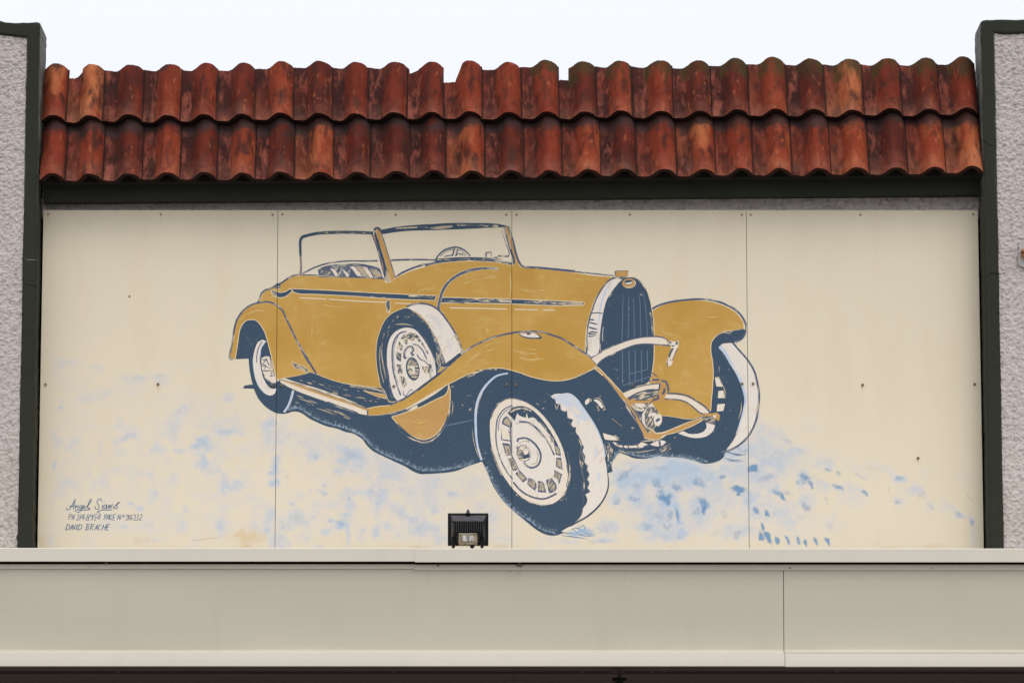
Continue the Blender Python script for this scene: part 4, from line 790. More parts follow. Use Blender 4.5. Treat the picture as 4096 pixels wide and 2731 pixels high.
K1.line('I 218 108 360 25 D 620 1505 720 1460 850 1402 1000 1345 1150 1305 1300 1283 1500 1280 1590 1300 1650 1350 1662 1400', 5, 'brush'); K1.line('I 300 205 365 138 485 68 D 880 1510 1000 1460 1130 1413 1250 1397 1400 1397 1600 1412 1690 1418', 5, 'brush')
K1.poly('J 205 470 235 453 262 465 303 453 292 520 270 560 247 630 240 662 215 688 192 640 210 605 228 560 232 505', 'cream', 70, halo=2)
for a, w in (('J 228 460 225 480', 9), ('J 290 462 280 490', 8), ('J 235 500 262 500', 5), ('J 250 520 230 560 215 600', 8), ('J 292 520 270 565 245 630', 3), ('J 205 620 200 655 210 690', 3), ('J 215 610 235 635', 3)):
    K1.line(a, w, 'brush')
K1.line('J 210 700 225 740', 6, 'flaxen', taper=(1, .2))
K1.build('headlamp_bar', car)

# sign writer's lettering
def letters(name, ink, rows, w, label):
    F = Flat()
    for r in rows: F.line('P '+r, w, ink, corner=75)
    F.build(name, mural, label)
letters('painted_signature', 'ink', ['165 320 180 375 230 375 300 280 400 100', '400 100 370 230 345 360', '235 290 330 280 420 270', '425 265 395 350', '395 350 440 280 480 265 465 345', '590 270 530 265 505 320 540 350 590 280 560 380 500 430 430 445',
     '610 310 650 290 640 255 600 290 605 345 650 340', '650 340 740 250 820 130 805 90 760 180 725 320 745 355 785 325', '385 415 450 375 560 385', '560 385 700 380 800 355', '1075 160 1075 90 1030 90 965 180 990 230 1020 300 990 365 940 365 905 310 915 280',
     '1120 250 1095 340 1125 340', '1150 150 1145 170', '1220 240 1150 270 1140 340 1180 340 1230 250 1215 350', '1285 245 1250 345', '1250 345 1330 240 1300 340', '1380 230 1330 335', '1385 330 1570 165 1480 240 1500 330 1460 355 1400 320', '1040 460 970 440 1040 395 1200 380 1370 380'],
     3.8, 'grey blue brush script reading Angel Signs')
letters('painted_phone_line', 'ink', ['255 495 215 630', '235 495 300 495 300 545 245 570', '340 500 310 640', '385 500 350 640', '330 575 375 570', '450 520 490 500 500 540 430 650 490 645', '555 500 510 650', '610 500 550 590 620 590', '635 490 600 640', '625 585 660 580',
     '770 520 730 495 700 530 740 580 750 640 700 660 665 630 700 590 760 560 775 520', '850 520 810 510 800 560 840 570 865 510 850 620 800 650', '970 495 910 500 895 560 940 570 930 640 890 640', '1040 500 960 590 1040 590', '1065 490 1015 640',
     '1185 500 1145 640', '1160 505 1240 500 1230 550 1170 570', '1200 640 1290 500 1280 640', '1230 600 1285 595', '1370 510 1320 520 1295 600 1330 640 1360 600 1330 585', '1455 495 1400 500 1380 650 1430 655', '1390 575 1430 570',
     '1500 640 1535 500 1565 640 1605 500', '1650 510 1630 560 1660 580 1690 530 1650 510', '1790 520 1750 510 1740 560 1780 560 1795 510 1770 620 1710 650', '1840 500 1795 645', '1900 500 1850 580 1845 640 1885 630 1890 590 1855 590',
     '1925 520 1970 500 1975 550 1930 650 1975 650', '2010 510 2050 500 2050 550 2015 570 2040 600 2010 655 1975 650', '2100 510 2150 495 2140 550 2060 650 2125 650'], 3.1, 'hand painted phone and page number line')
letters('painted_name_line', 'ink', ['195 760 145 910', '170 760 250 770 240 860 150 910', '250 910 330 760 320 900', '275 850 325 850', '365 770 360 900 430 760', '465 760 415 910', '510 760 460 910', '490 760 575 775 560 860 465 910', '720 750 665 910',
     '680 750 770 760 750 810 700 825 750 850 730 890 665 910', '830 755 780 910', '800 755 890 760 870 815 820 830 850 910', '900 910 980 760 965 900', '920 855 970 850', '1080 780 1040 770 1000 850 1010 905 1050 900', '1140 760 1090 910', '1220 760 1170 910',
     '1120 835 1200 830', '1305 750 1250 755 1205 905 1265 915', '1230 830 1275 825'], 3.5, 'hand painted capital letters under the phone line')
# small scratches and runs on the boards
F = Flat()
for a in ('O 2115 920 2150 960 2170 985 2200 985', 'O 1368 840 1360 880 1353 910', 'O 1670 1175 1672 1205', 'L 1150 1497 1250 1485 1370 1470', 'L 1378 1020 1378 1042', 'O 1790 1130 1791 1142', 'O 2095 1040 2096 1050', 'O 463 200 465 206', 'L 1206 255 1206 265', 'O 2082 888 2086 893'):
    F.line(a, 1.8, 'board_scratch' if 'board_scratch' in M else 'wood', taper=(.3, .3))
tag(F.build('scratch', mural), kind='stuff')

# ------------------------------------------------------------------ building materials
m = Mat('rough_stucco', 0.95, 0.1)
v = m.vec('Object'); n = m.noise(v, 34, 4, .7); nb = m.noise(v, 3.0, 3); nf = m.noise(v, 120, 2, .7)
c = m.mix(nb, (0.438, 0.404, 0.388, 1), (0.508, 0.470, 0.452, 1))
c = m.mix(m.ramp(m.noise(m.vec('Object', (8, 8, 1.3)), 1, 5, .7, .3), [(.50, 0), (.72, .5)]), c, (0.30, 0.275, 0.25, 1)); c = m.mix(m.ramp(n, [(.30, .65), (.50, 0.0)]), c, (0.19, 0.165, 0.155, 1)); c = m.mix(m.ramp(nf, [(.62, 0.0), (.8, .5)]), c, (0.58, 0.55, 0.525, 1))
m.col(c); m.bump(nf, .5, .004); M['stucco'] = m.m
m = Mat('dark_green_paint', 0.7, 0.12)
v = m.vec('Object'); n = m.noise(v, 5, 4, .6); nf = m.noise(v, 60, 3, .6)
c = m.mix(n, (0.018, 0.021, 0.014, 1), (0.028, 0.032, 0.022, 1)); c = m.mix(m.ramp(nf, [(.63, 0), (.75, .5)]), c, (0.05, 0.052, 0.04, 1))
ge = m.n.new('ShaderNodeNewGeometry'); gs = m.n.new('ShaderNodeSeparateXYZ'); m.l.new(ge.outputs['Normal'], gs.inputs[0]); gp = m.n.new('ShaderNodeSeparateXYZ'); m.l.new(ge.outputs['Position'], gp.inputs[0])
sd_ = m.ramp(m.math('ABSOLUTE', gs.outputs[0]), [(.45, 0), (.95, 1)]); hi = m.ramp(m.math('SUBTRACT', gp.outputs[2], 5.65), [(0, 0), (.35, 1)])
c = m.mix(m.math('MULTIPLY', m.math('MULTIPLY', sd_, hi), m.ramp(m.noise(m.vec('Object', (20, 20, 6)), 1, 4, .7), [(.35, .15), (.6, .85)])), c, (0.155, 0.16, 0.15, 1))   # paler streaked tone on the upper side faces
m.col(c); m.bump(nf, .35, .004); M['green'] = m.m
m = Mat('terracotta', 0.85, 0.08)
oi = m.n.new('ShaderNodeObjectInfo'); rnd = oi.outputs['Random']; w = m.math('MULTIPLY', rnd, 37.0); w2 = m.math('ADD', w, 11.3)
v = m.vec('Object'); sepx = m.n.new('ShaderNodeSeparateXYZ'); m.l.new(m.tc.outputs['Object'], sepx.inputs[0])
big = m.noise(m.vec('Object', (9, 5, 9)), 1.0, 3, .6, .3, w=w); mid = m.noise(m.vec('Object', (26, 9, 26)), 1, 4, .65, .5, w=w2); fine = m.noise(v, 170, 3, .7)
c = m.ramp(m.math('ADD', m.math('MULTIPLY', m.math('POWER', rnd, 1.6), .46), m.math('MULTIPLY', big, .62)), [(.28, (0.065, 0.011, 0.008, 1)), (.44, (0.142, 0.020, 0.010, 1)), (.60, (0.228, 0.039, 0.016, 1)), (.80, (0.43, 0.145, 0.056, 1))])
c = m.mix(m.ramp(m.noise(m.vec('Object', (15, 6, 15), (2, 4, 7)), 1, 4, .62, .4, w=w2), [(.50, 0), (.63, .85)]), c, (0.030, 0.012, 0.011, 1)); c = m.mix(m.ramp(mid, [(.58, 0), (.68, .6)]), c, (0.022, 0.011, 0.011, 1))           # soot
c = m.mix(m.ramp(m.noise(m.vec('Object', (34, 13, 34), (5, 3, 1)), 1, 3, .6, .4, w=w), [(.60, 0), (.70, .5)]), c, (0.44, 0.13, 0.05, 1))   # fresh orange fire marks
pan = m.ramp(m.math('ADD', sepx.outputs[2], m.math('MULTIPLY', m.math('SUBTRACT', mid, .5), .03)), [(.0, 1.0), (.008, .85), (.022, 0.0)])                     # dirt and scuffs collect in the pan of each tile
sc = m.noise(m.vec('Object', (22, 8, 22), (1, 8, 2)), 1, 5, .68, .15, w=w)
c = m.mix(m.math('MULTIPLY', pan, m.ramp(m.noise(m.vec('Object', (3, 3, 3), (9, 9, 2)), 1, 2, .5, 0, w=w2), [(.36, .5), (.55, .98)])), c, m.mix(m.ramp(sc, [(.49, 0), (.62, 1.0)]), (0.020, 0.008, 0.009, 1), (0.215, 0.060, 0.042, 1)))
m.col(m.mix(m.math('MULTIPLY', fine, .35), c, (0.12, 0.045, 0.025, 1))); m.bump(fine, .5, .003); TC = m
moss = m.attr('moss').outputs['Fac']
mm = m.ramp(m.math('ADD', m.math('MULTIPLY', moss, .5), m.math('MULTIPLY', m.noise(m.vec('Object', (14, 10, 14), (3, 3, 3)), 1, 3, .6, 0, w=w), .7)), [(.66, 0), (.80, .85)])
cf = m.mix(mm, m.mix(m.math('MULTIPLY', fine, .35), c, (0.09, 0.035, 0.022, 1)), (0.052, 0.036, 0.013, 1))
upt = m.attr('upslope_tone').outputs['Fac']; sb = m.noise(m.vec('Object', (13, 16, 13), (7, 3, 1)), 1, 4, .6, .3, w=w2)
cf = m.mix(m.ramp(m.math('ADD', m.math('MULTIPLY', upt, .6), m.math('MULTIPLY', m.math('SUBTRACT', sb, .5), 1.1)), [(.22, 0), (.42, .88)]), cf, (0.040, 0.027, 0.026, 1))  # darkens upslope in broken patches, mostly on the lower row
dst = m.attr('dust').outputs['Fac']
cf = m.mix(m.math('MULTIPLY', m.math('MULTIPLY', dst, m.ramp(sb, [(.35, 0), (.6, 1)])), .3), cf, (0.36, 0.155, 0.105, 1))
gr = m.attr('grime_shade').outputs['Fac']
m.col(m.mix(m.math('MULTIPLY', gr, .93), cf, (0.014, 0.009, 0.008, 1)))  # grime plus painted shade on lips, undersides and overlap gaps
M['tile'] = m.m
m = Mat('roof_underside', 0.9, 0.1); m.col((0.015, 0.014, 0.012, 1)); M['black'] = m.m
def metal_paint(name, a, b, rough):
    m = Mat(name, rough, 0.4); v = m.vec('Object'); n = m.noise(v, 1.3, 3); s = m.noise(m.vec('Object', (9, 9, 1.2)), 1, 4, .6); f = m.noise(v, 160, 2, .6)
    c = m.mix(n, a, b); c = m.mix(m.ramp(s, [(.55, 0), (.8, .14)]), c, tuple(x*.72 for x in a[:3])+(1,)); c = m.mix(m.math('MULTIPLY', f, .14), c, (.3, .28, .25, 1))
    m.col(c); M[name] = m.m
metal_paint('flashing_paint', (0.60, 0.567, 0.485, 1), (0.655, 0.62, 0.535, 1), .42)
metal_paint('fascia_paint', (0.500, 0.478, 0.385, 1), (0.545, 0.520, 0.425, 1), .45)
m = Mat('soffit_board', 0.85, 0.1); n = m.noise(m.vec('Object', (2, 30, 30)), 1, 3); m.col(m.mix(n, (0.080, 0.058, 0.050, 1), (0.120, 0.092, 0.080, 1))); M['soffit'] = m.m
m = Mat('pavement', 0.9, 0.1); n = m.noise(m.vec('Object'), .8, 4); m.col(m.mix(n, (0.17, 0.165, 0.155, 1), (0.24, 0.23, 0.22, 1))); M['pave'] = m.m
m = Mat('asphalt', 0.9, 0.1); n = m.noise(m.vec('Object'), 30, 4); m.col(m.mix(n, (0.04, 0.04, 0.042, 1), (0.07, 0.07, 0.07, 1))); M['road'] = m.m

# ------------------------------------------------------------------ ground
def sheet(name, x0, x1, y0, y1, z, mat):
    me = bpy.data.meshes.new(name); me.from_pydata([(x0, y0, z), (x1, y0, z), (x1, y1, z), (x0, y1, z)], [], [(0, 1, 2, 3)])
    return tag(link(name, me, None, mat), kind='structure')
sheet('ground', -600, 600, -600, 600, -0.16, M['pave'])
sheet('road', -300, 300, -32, -8.5, -0.12, M['road'])
pv = box('pavement', -60, 60, -8.4, 0.6, -0.15, 0.0, M['pave']); tag(pv, kind='structure')

# ------------------------------------------------------------------ wall behind the mural
def disp_grid(name, x0, x1, z0, z1, Y, st, amp, back, mat, parent, seed, shape=None, taper=0.0):
    """stucco face with real relief, folded back at its edges"""
    nx = max(2, int((x1-x0)/st)); nz = max(2, int((z1-z0)/st))
    X, Z = np.meshgrid(np.linspace(x0, x1, nx+1), np.linspace(z0, z1, nz+1)); X = X.ravel(); Z = Z.ravel()
    h = vnoise(X*70+40, Z*80+40, seed)*.5+vnoise(X*150+90, Z*165+90, seed+1)*.5+vnoise(X*9+4, Z*9+4, seed+2)*.15
    h = np.clip((h-.36)*2.3, 0, 1)
    Yv = Y-amp*h
    if shape is not None: X, Z = shape(X, Z)
    v = np.stack([X, Yv, Z], 1).tolist()
    a = (np.arange(nz)[:, None]*(nx+1)+np.arange(nx)[None, :]).ravel(); f = np.stack([a, a+1, a+nx+2, a+nx+1], 1).tolist()
    rim = [i for i in range(nx+1)]+[(j+1)*(nx+1)-1 for j in range(1, nz+1)]+[nz*(nx+1)+i for i in range(nx-1, -1, -1)]+[j*(nx+1) for j in range(nz-1, 0, -1)]
    b = len(v); v += [(v[i][0], back, v[i][2]) for i in rim]; L = len(rim)
    f += [[rim[(k+1) % L], rim[k], b+k, b+(k+1) % L] for k in range(L)]
    me = bpy.data.meshes.new(name); me.from_pydata(v, [], f); me.materials.append(mat)
    for p in me.polygons[:len(a)]: p.use_smooth = True
    return link(name, me, parent)
Z795 = W(2048, 795, .03)[1]
XPL = W(165, 700, -.15)[0]; XPR = W(3940, 700, -.15)[0]
wallg = empty('recessed_wall', (0, .1, 0)); tag(wallg, 'grey stucco wall behind the mural boards, dark strip under the eave', 'wall')
disp_grid('stucco_strip', XPL-.2, XPR+.2, W(2048, 875, .03)[1], W(2048, 740, .03)[1], .04, .006, .010, .12, M['stucco'], wallg, 21)
box('wall_core', XPL-.2, XPR+.2, .12, .34, 0.0, W(2048, 700, .03)[1], M['stucco'], wallg)
box('wall_backing', XPL-.2, XPR+.2, .060, .119, ZB-.3, W(2048, 880, .03)[1], M['black'], wallg)

# ------------------------------------------------------------------ pillars with dark green borders
def rough_bar(name, pts, Y0, Y1, parent, mat, seed, amp=.0035, st=.02):
    """closed outline in x,z extruded from Y0 (front) to Y1 with slightly uneven, chipped edges"""
    rs = random.Random(seed); o = []
    n = len(pts)
    for i in range(n):
        a, b = Vector(pts[i]), Vector(pts[(i+1) % n]); k = max(1, int((b-a).length/st)); d = (b-a).normalized() if (b-a).length else Vector((1, 0)); nn = Vector((d.y, -d.x))
        for j in range(k):
            q = a.lerp(b, j/k); e = (rs.random()-.5)*amp+(math.sin((q.x+q.y)*9+seed)*.3)*amp
            if rs.random() < .025: e -= amp*1.4
            o.append(q+nn*e)
    bm = bmesh.new(); fr = [bm.verts.new((p.x, Y0, p.y)) for p in o]; mid = [bm.verts.new((p.x, Y1, p.y)) for p in o]
    ff = bm.faces.new(fr); L = len(o)
    sides = [bm.faces.new((fr[i], mid[i], mid[(i+1) % L], fr[(i+1) % L])) for i in range(L)]
    bm.faces.new(mid[::-1])
    bmesh.ops.recalc_face_normals(bm, faces=bm.faces)
    es = [e for e in ff.edges]
    bmesh.ops.bevel(bm, geom=es, offset=.012, segments=3, affect='EDGES', profile=.5, clamp_overlap=True)
    return mesh_obj(name, bm, mat, parent)
def pillar(side):
    s = -1 if side == 'l' else 1
    YF, YB = -.15, .10
    if side == 'l':
        inner_t = W(166, 150, YF)[0]; outer_t = W(109, 150, YF)[0]; top = W(100, 92, YF)[1]; in_top = W(60, 148, YF)[1]
        pts_out = [(-40, 62), (2, 84), (22, 90), (60, 93), (110, 92), (150, 90), (160, 95), (165, 110)]
        pts_in = [(-40, 134), (10, 141), (60, 147), (108, 152)]
    else:
        inner_t = W(3919, 150, YF)[0]; outer_t = W(3977, 150, YF)[0]; top = W(4000, 80, YF)[1]; in_top = W(4000, 136, YF)[1]
        pts_out = [(4160, 82), (4090, 80), (4030, 81), (3990, 80), (3945, 80), (3932, 84), (3921, 90), (3919, 115)]
        pts_in = [(4160, 134), (4090, 134), (4030, 138), (3977, 135)]
    zb = 0.0
    root = empty('pillar', ((inner_t+s*.25), YF, 0))
    tag(root, 'left stucco pillar with dark green border beside the sign writer lettering' if side == 'l' else 'right stucco pillar with dark green border and a rusty bracket', 'pillar', 'stucco pillars flanking the mural')
    po = [W(a, b, YF) for a, b in pts_out]; pi_ = [W(a, b, YF) for a, b in pts_in]
    xe = po[0][0]; xin = inner_t; xo = outer_t
    ring = [(xe-.0, pi_[0][1])]+[(xe, po[0][1])]+po[1:]+[(xin, zb)]+[(xo, zb)]+pi_[::-1][0:len(pi_)-1]
    rough_bar('border', ring, YF-.012, YB, root, M['green'], 3 if s < 0 else 5)
    # stucco face inside the border
    xa, xb = (xe, xo) if side == 'l' else (xo, xe)
    zt = in_top
    def shape(X, Z):
        ztop = np.interp(X, sorted(p[0] for p in pi_), [p[1] for p in sorted(pi_)])
        return X, np.where(Z > zt-.3, (Z-(zt-.3))/.3*(ztop-(zt-.3))+(zt-.3), Z)
    disp_grid('stucco_face', xa, xb, W(0, 2450, YF)[1], zt, YF+.006, .0033, .0072, YB, M['stucco'], root, 31 if s < 0 else 61, shape)
    box('pillar_core', xa, xb, YF+.012, YB, 0.0, W(0, 2451, YF)[1], M['stucco'], root)
    box('pillar_return', min(xe, xe+s*1.2), max(xe, xe+s*1.2), YF+.004, YB-.01, 0.0, pi_[0][1]+.05, M['stucco'], root)
    return root, YF
pl, YF = pillar('l'); pr, _ = pillar('r')
def crack(name, pts, parent, w=3, Y=-.164, mat='black'):
    bm = bmesh.new(); prev = None; q = smooth(pts, False, corner=179)
    rs = random.Random(len(pts)*7); vs = []
    for i, (x, y) in enumerate(q):
        ww = w*(.3+.7*math.sin(math.pi*(i+.5)/len(q)))*rs.uniform(.6, 1.2); X, Z = W(x, y+rs.uniform(-1, 1), Y); dz = ww/PXM/2
        a = bm.verts.new((X, Y, Z-dz)); b = bm.verts.new((X+rs.uniform(-.001, .001), Y, Z+dz))
        if vs: bm.faces.new((vs[-1][0], a, b, vs[-1][1]))
        vs.append((a, b))
    return mesh_obj(name, bm, M[mat], parent)
lc = Mat('old_crack_filler', .9); lc.col((0.14, 0.14, 0.125, 1)); M['filler'] = lc.m
crack('crack', [(98, 1036), (115, 1040), (135, 1039), (152, 1040)], pl, 4, mat='filler')
crack('crack', [(97, 1135), (112, 1138), (130, 1141), (150, 1143)], pl, 3)
crack('crack', [(3928, 1109), (3946, 1107), (3962, 1095), (3975, 1091), (3994, 1096), (4030, 1089)], pr, 4)
crack('crack', [(3920, 558), (3940, 566), (3955, 578), (3975, 584)], pr, 4)
for x, y in ((3954, 2011), (3949, 1822), (3990, 860), (60, 1900)):
    pass
br = empty('wall_bracket', (W(4092, 1030, -.165)[0], -.165, W(4092, 1030, -.165)[1])); tag(br, 'small rusty metal bracket on the right pillar stucco at the picture edge', 'bracket')
m = Mat('rusty_metal', .7, .4); n = m.noise(m.vec('Object'), 90, 3); m.col(m.mix(n, (0.10, 0.035, 0.012, 1), (0.45, 0.22, 0.07, 1))); M['rust'] = m.m
m = Mat('grey_putty', .9, .1); n = m.noise(m.vec('Object'), 40, 3); m.col(m.mix(n, (0.34, 0.335, 0.33, 1), (0.42, 0.41, 0.40, 1))); M['putty'] = m.m
x0, z0 = W(4083, 1031, -.17); x1, z1 = W(4125, 1002, -.17)
bm = bmesh.new(); bm_box(bm, x0, x1, -.215, -.16, (z0+z1)/2+.004, z1, .003); mesh_obj('plate', bm, M['rust'], br)
bm = bmesh.new(); bm_box(bm, x0+.004, x1, -.198, -.16, z0, (z0+z1)/2+.003, .003); mesh_obj('bolt_block', bm, M['rust'], br)
def putty(name, pts, parent, Y=-.166, th=.012):
    q = smooth(pts, True); rs = random.Random(4); bm = bmesh.new()
    f = bm.faces.new([bm.verts.new((W(x+rs.uniform(-2, 2), y+rs.uniform(-2, 2), Y)[0], Y, W(x, y, Y)[1])) for x, y in q])
    e = bmesh.ops.extrude_face_region(bm, geom=[f]); [setattr(v_.co, 'y', v_.co.y+th) for v_ in e['geom'] if isinstance(v_, bmesh.types.BMVert)]
    return mesh_obj(name, bm, M['putty'], parent)
putty('putty_patch', [(4078, 972), (4090, 962), (4130, 960), (4140, 1060), (4110, 1068), (4080, 1062), (4072, 1048), (4076, 1010)], br)

# ------------------------------------------------------------------ tiled strip on top of the wall
PIT = R(67); TH = .025; HGT = .064; NU = 34
YE = -.175; XE0, ZE0 = W(2048, 709, YE); CPI, SPI = math.cos(PIT), math.sin(PIT)
ROLL = R(0.47)
def on_roof(v, n=0.0): return YE+v*CPI-n*SPI, ZE0+v*SPI+n*CPI          # along the slope, off the slope
def v_for(ty):                                                        # slope distance seen at photo row ty (mid picture)
    lo, hi = -.2, 1.2
    for _ in range(40):
        md = (lo+hi)/2; y, z = on_roof(md)
        if T(0, z, y)[1] > ty: lo = md
        else: hi = md
    return lo
V1 = v_for(490); V2 = v_for(291)
roof = empty('tiled_roof_strip', (0, YE, ZE0)); tag(roof, 'two rows of weathered red clay roof tiles above the mural', 'roof')
def tile_mesh(pitch, length, seed, cut=None, ph=0, u_lo=0.0, u_hi=1.04, moss=0.0, row=0):
    rs = random.Random(seed); us = [u_lo+(u_hi-u_lo)*i/NU for i in range(NU+1)]
    if cut:                       # sharp broken edges need samples at the break
        us = sorted(set(us+[c_ for c in cut for c_ in (c[0]+.004, c[1]-.004) if u_lo < c_ < u_hi]))
    def prof(u):
        if u < .28: return .0035*math.cos(u/.28*math.pi)+.0035
        if u < .665: t = (u-.28)/.385; return HGT*(.5-.5*math.cos(math.pi*t))
        if u <= 1.0: t = (u-.665)/.335; return .010+(HGT-.010)*max(0, 1-t**2.1)**.68
        return .013-(u-1)*.1
    P2 = [(u*pitch, prof(u)) for u in us]; nv = 6; top = []; bot = []; verts = []; ms = []; so = []; du = []
    jag = [rs.uniform(-.0012, .0012)+.003*math.sin(u*5+seed) for u in us]
    for i, (x, z) in enumerate(P2):
        a = P2[max(0, i-1)]; b = P2[min(len(P2)-1, i+1)]; d = Vector((b[0]-a[0], b[1]-a[1])).normalized(); nx, nz = -d.y, d.x
        L = length+jag[i]*(1 if moss >= 0 else 0)
        if cut:
            for c0, c1, l0, l1 in cut:
                if c0 <= us[i] <= c1: t = (us[i]-c0)/max(1e-6, c1-c0); L = l0+(l1-l0)*t+rs.uniform(-.003, .003)
        rt, rb = [], []
        for j in range(nv+1):
            y = L*j/nv; w = .0012*math.sin(y*20+seed+i*.4)
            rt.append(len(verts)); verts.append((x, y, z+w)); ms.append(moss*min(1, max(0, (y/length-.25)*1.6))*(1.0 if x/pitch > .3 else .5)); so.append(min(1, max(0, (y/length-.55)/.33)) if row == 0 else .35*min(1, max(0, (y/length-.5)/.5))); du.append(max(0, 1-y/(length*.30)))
            rb.append(len(verts)); verts.append((x-nx*TH, y, z-nz*TH+w)); ms.append(0); so.append(0); du.append(0)
        top.append(rt); bot.append(rb)
    f = []; n = len(P2)
    for i in range(n-1):
        for j in range(nv):
            f.append((top[i][j], top[i+1][j], top[i+1][j+1], top[i][j+1])); f.append((bot[i][j], bot[i][j+1], bot[i+1][j+1], bot[i+1][j]))
        f.append((top[i][0], bot[i][0], bot[i+1][0], top[i+1][0])); f.append((top[i][nv], top[i+1][nv], bot[i+1][nv], bot[i][nv]))
    for i in (0, n-1):
        for j in range(nv): f.append((top[i][j], top[i][j+1], bot[i][j+1], bot[i][j]) if i == 0 else (top[i][j], bot[i][j], bot[i][j+1], top[i][j+1]))
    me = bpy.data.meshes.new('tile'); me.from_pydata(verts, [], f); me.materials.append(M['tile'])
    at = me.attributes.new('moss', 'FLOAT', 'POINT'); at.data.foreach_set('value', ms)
    for nm, vals in (('upslope_tone', so), ('dust', du)): me.attributes.new(nm, 'FLOAT', 'POINT').data.foreach_set('value', vals)
    at = me.attributes.new('grime_shade', 'FLOAT', 'CORNER'); lo = [1.0 if len(set(round(verts[i][1], 5) for i in p.vertices)) == 1 or (p.vertices[0] % 2 == 1 and all(i % 2 for i in p.vertices)) else (.9 if min(verts[i][0] for i in p.vertices) > pitch*.985 else (.65 if max(verts[i][0] for i in p.vertices) < pitch*.075 else 0.0)) for p in me.polygons for i in p.vertices]; at.data.foreach_set('value', lo)
    for p in me.polygons: p.use_smooth = True
    me.set_sharp_from_angle(angle=R(40)) if hasattr(me, 'set_sharp_from_angle') else None
    return me
CREST = [232, 378, 533, 684, 829, 977, 1130, 1285, 1429, 1582, 1727, 1880, 2035, 2185, 2337, 2478, 2635, 2790, 2939, 3090, 3243, 3395, 3546, 3697, 3846]
yT, zT = on_roof(V2)
xc = [W(c, 258, yT)[0] for c in CREST]
rt = random.Random(12)
SH = [tile_mesh(.1925, V1+.055, s) for s in (3, 8)]
def place(me, x, v0, tilt, row, k):
    o = link('tile', me, roof)
    y, z = on_roof(v0, .004 if row == 0 else .040)
    z += (x)*math.tan(ROLL)+rt.uniform(-.002, .002)
    o.location = (x, y+rt.uniform(-.003, .003), z); o.rotation_euler = (PIT-tilt+R(rt.uniform(-.6, .6)), -ROLL+R(rt.uniform(-.3, .3)), R(rt.uniform(-.5, .5)))
    return o
LOW = [W(212+153.05*k+(c-(232+150.6*k))*.8, 690, YE)[0] for k, c in enumerate(CREST)]
for k, x in enumerate(xc):
    ulo = 0.0 if k else .36
    x = LOW[k]; pitch = (LOW[k]-LOW[k-1]) if k else .196; x0 = x-.70*pitch
    # lower row
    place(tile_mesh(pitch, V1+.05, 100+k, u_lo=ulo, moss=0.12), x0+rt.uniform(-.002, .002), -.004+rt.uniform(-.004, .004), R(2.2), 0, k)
    # upper row: two of its tiles are broken
    x = xc[k]; pitch = (xc[k]-xc[k-1]) if k else .197; x0 = x-.70*pitch
    Lg = V2-V1+.012+rt.uniform(-.006, .008); cut = None
    if k == 11: cut = [(-.01, .34, Lg*.71, Lg*.73), (.34, .50, Lg*.76, Lg*.97)]
    if k == 14: cut = [(-.01, .30, Lg*.76, Lg*.765)]
    if k == 1: cut = [(-.01, .22, Lg*.84, Lg*.86), (.22, .42, Lg*.86, Lg*.95)]
    if k == 10: cut = [(.10, .34, Lg*.90, Lg*.97)]
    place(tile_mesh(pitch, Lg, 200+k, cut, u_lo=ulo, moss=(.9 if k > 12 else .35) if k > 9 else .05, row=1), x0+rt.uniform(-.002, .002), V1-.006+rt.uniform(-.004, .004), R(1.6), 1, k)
# deck, eave board
EDGE = .004
def roofz(x): return x*math.tan(ROLL)
def slab(name, prof, mat, parent):          # prof: (Y, Z) outline swept between the pillars, following the slight roll
    bm = bmesh.new(); A = [bm.verts.new((XPL+EDGE, y, z+roofz(XPL))) for y, z in prof]; B = [bm.verts.new((XPR-EDGE, y, z+roofz(XPR))) for y, z in prof]
    n = len(prof); bm.faces.new(A); bm.faces.new(B[::-1])
    for i in range(n): bm.faces.new((A[i], B[i], B[(i+1) % n], A[(i+1) % n]))
    return mesh_obj(name, bm, mat, parent)
vt = v_for(352)
a = on_roof(.03, -.02); b = on_roof(vt, -.02); c_ = on_roof(vt, -.05); d = on_roof(.03, -.05)
slab('roof_deck', [a, b, c_, (c_[0], c_[1]-.1), (.12, W(2048, 690, .1)[1]), (d[0]+.02, d[1])], M['black'], roof)
zb_ = W(2048, 791, -.055)[1]
slab('eave_board', [(-.055, zb_), (-.055, ZE0+.005), (.03, ZE0+.005), (.03, zb_)], M['green'], roof)
slab('eave_soffit', [(-.142, ZE0-.004), (-.142, ZE0+.022), (-.057, ZE0+.022), (-.057, ZE0-.004)], M['black'], roof)

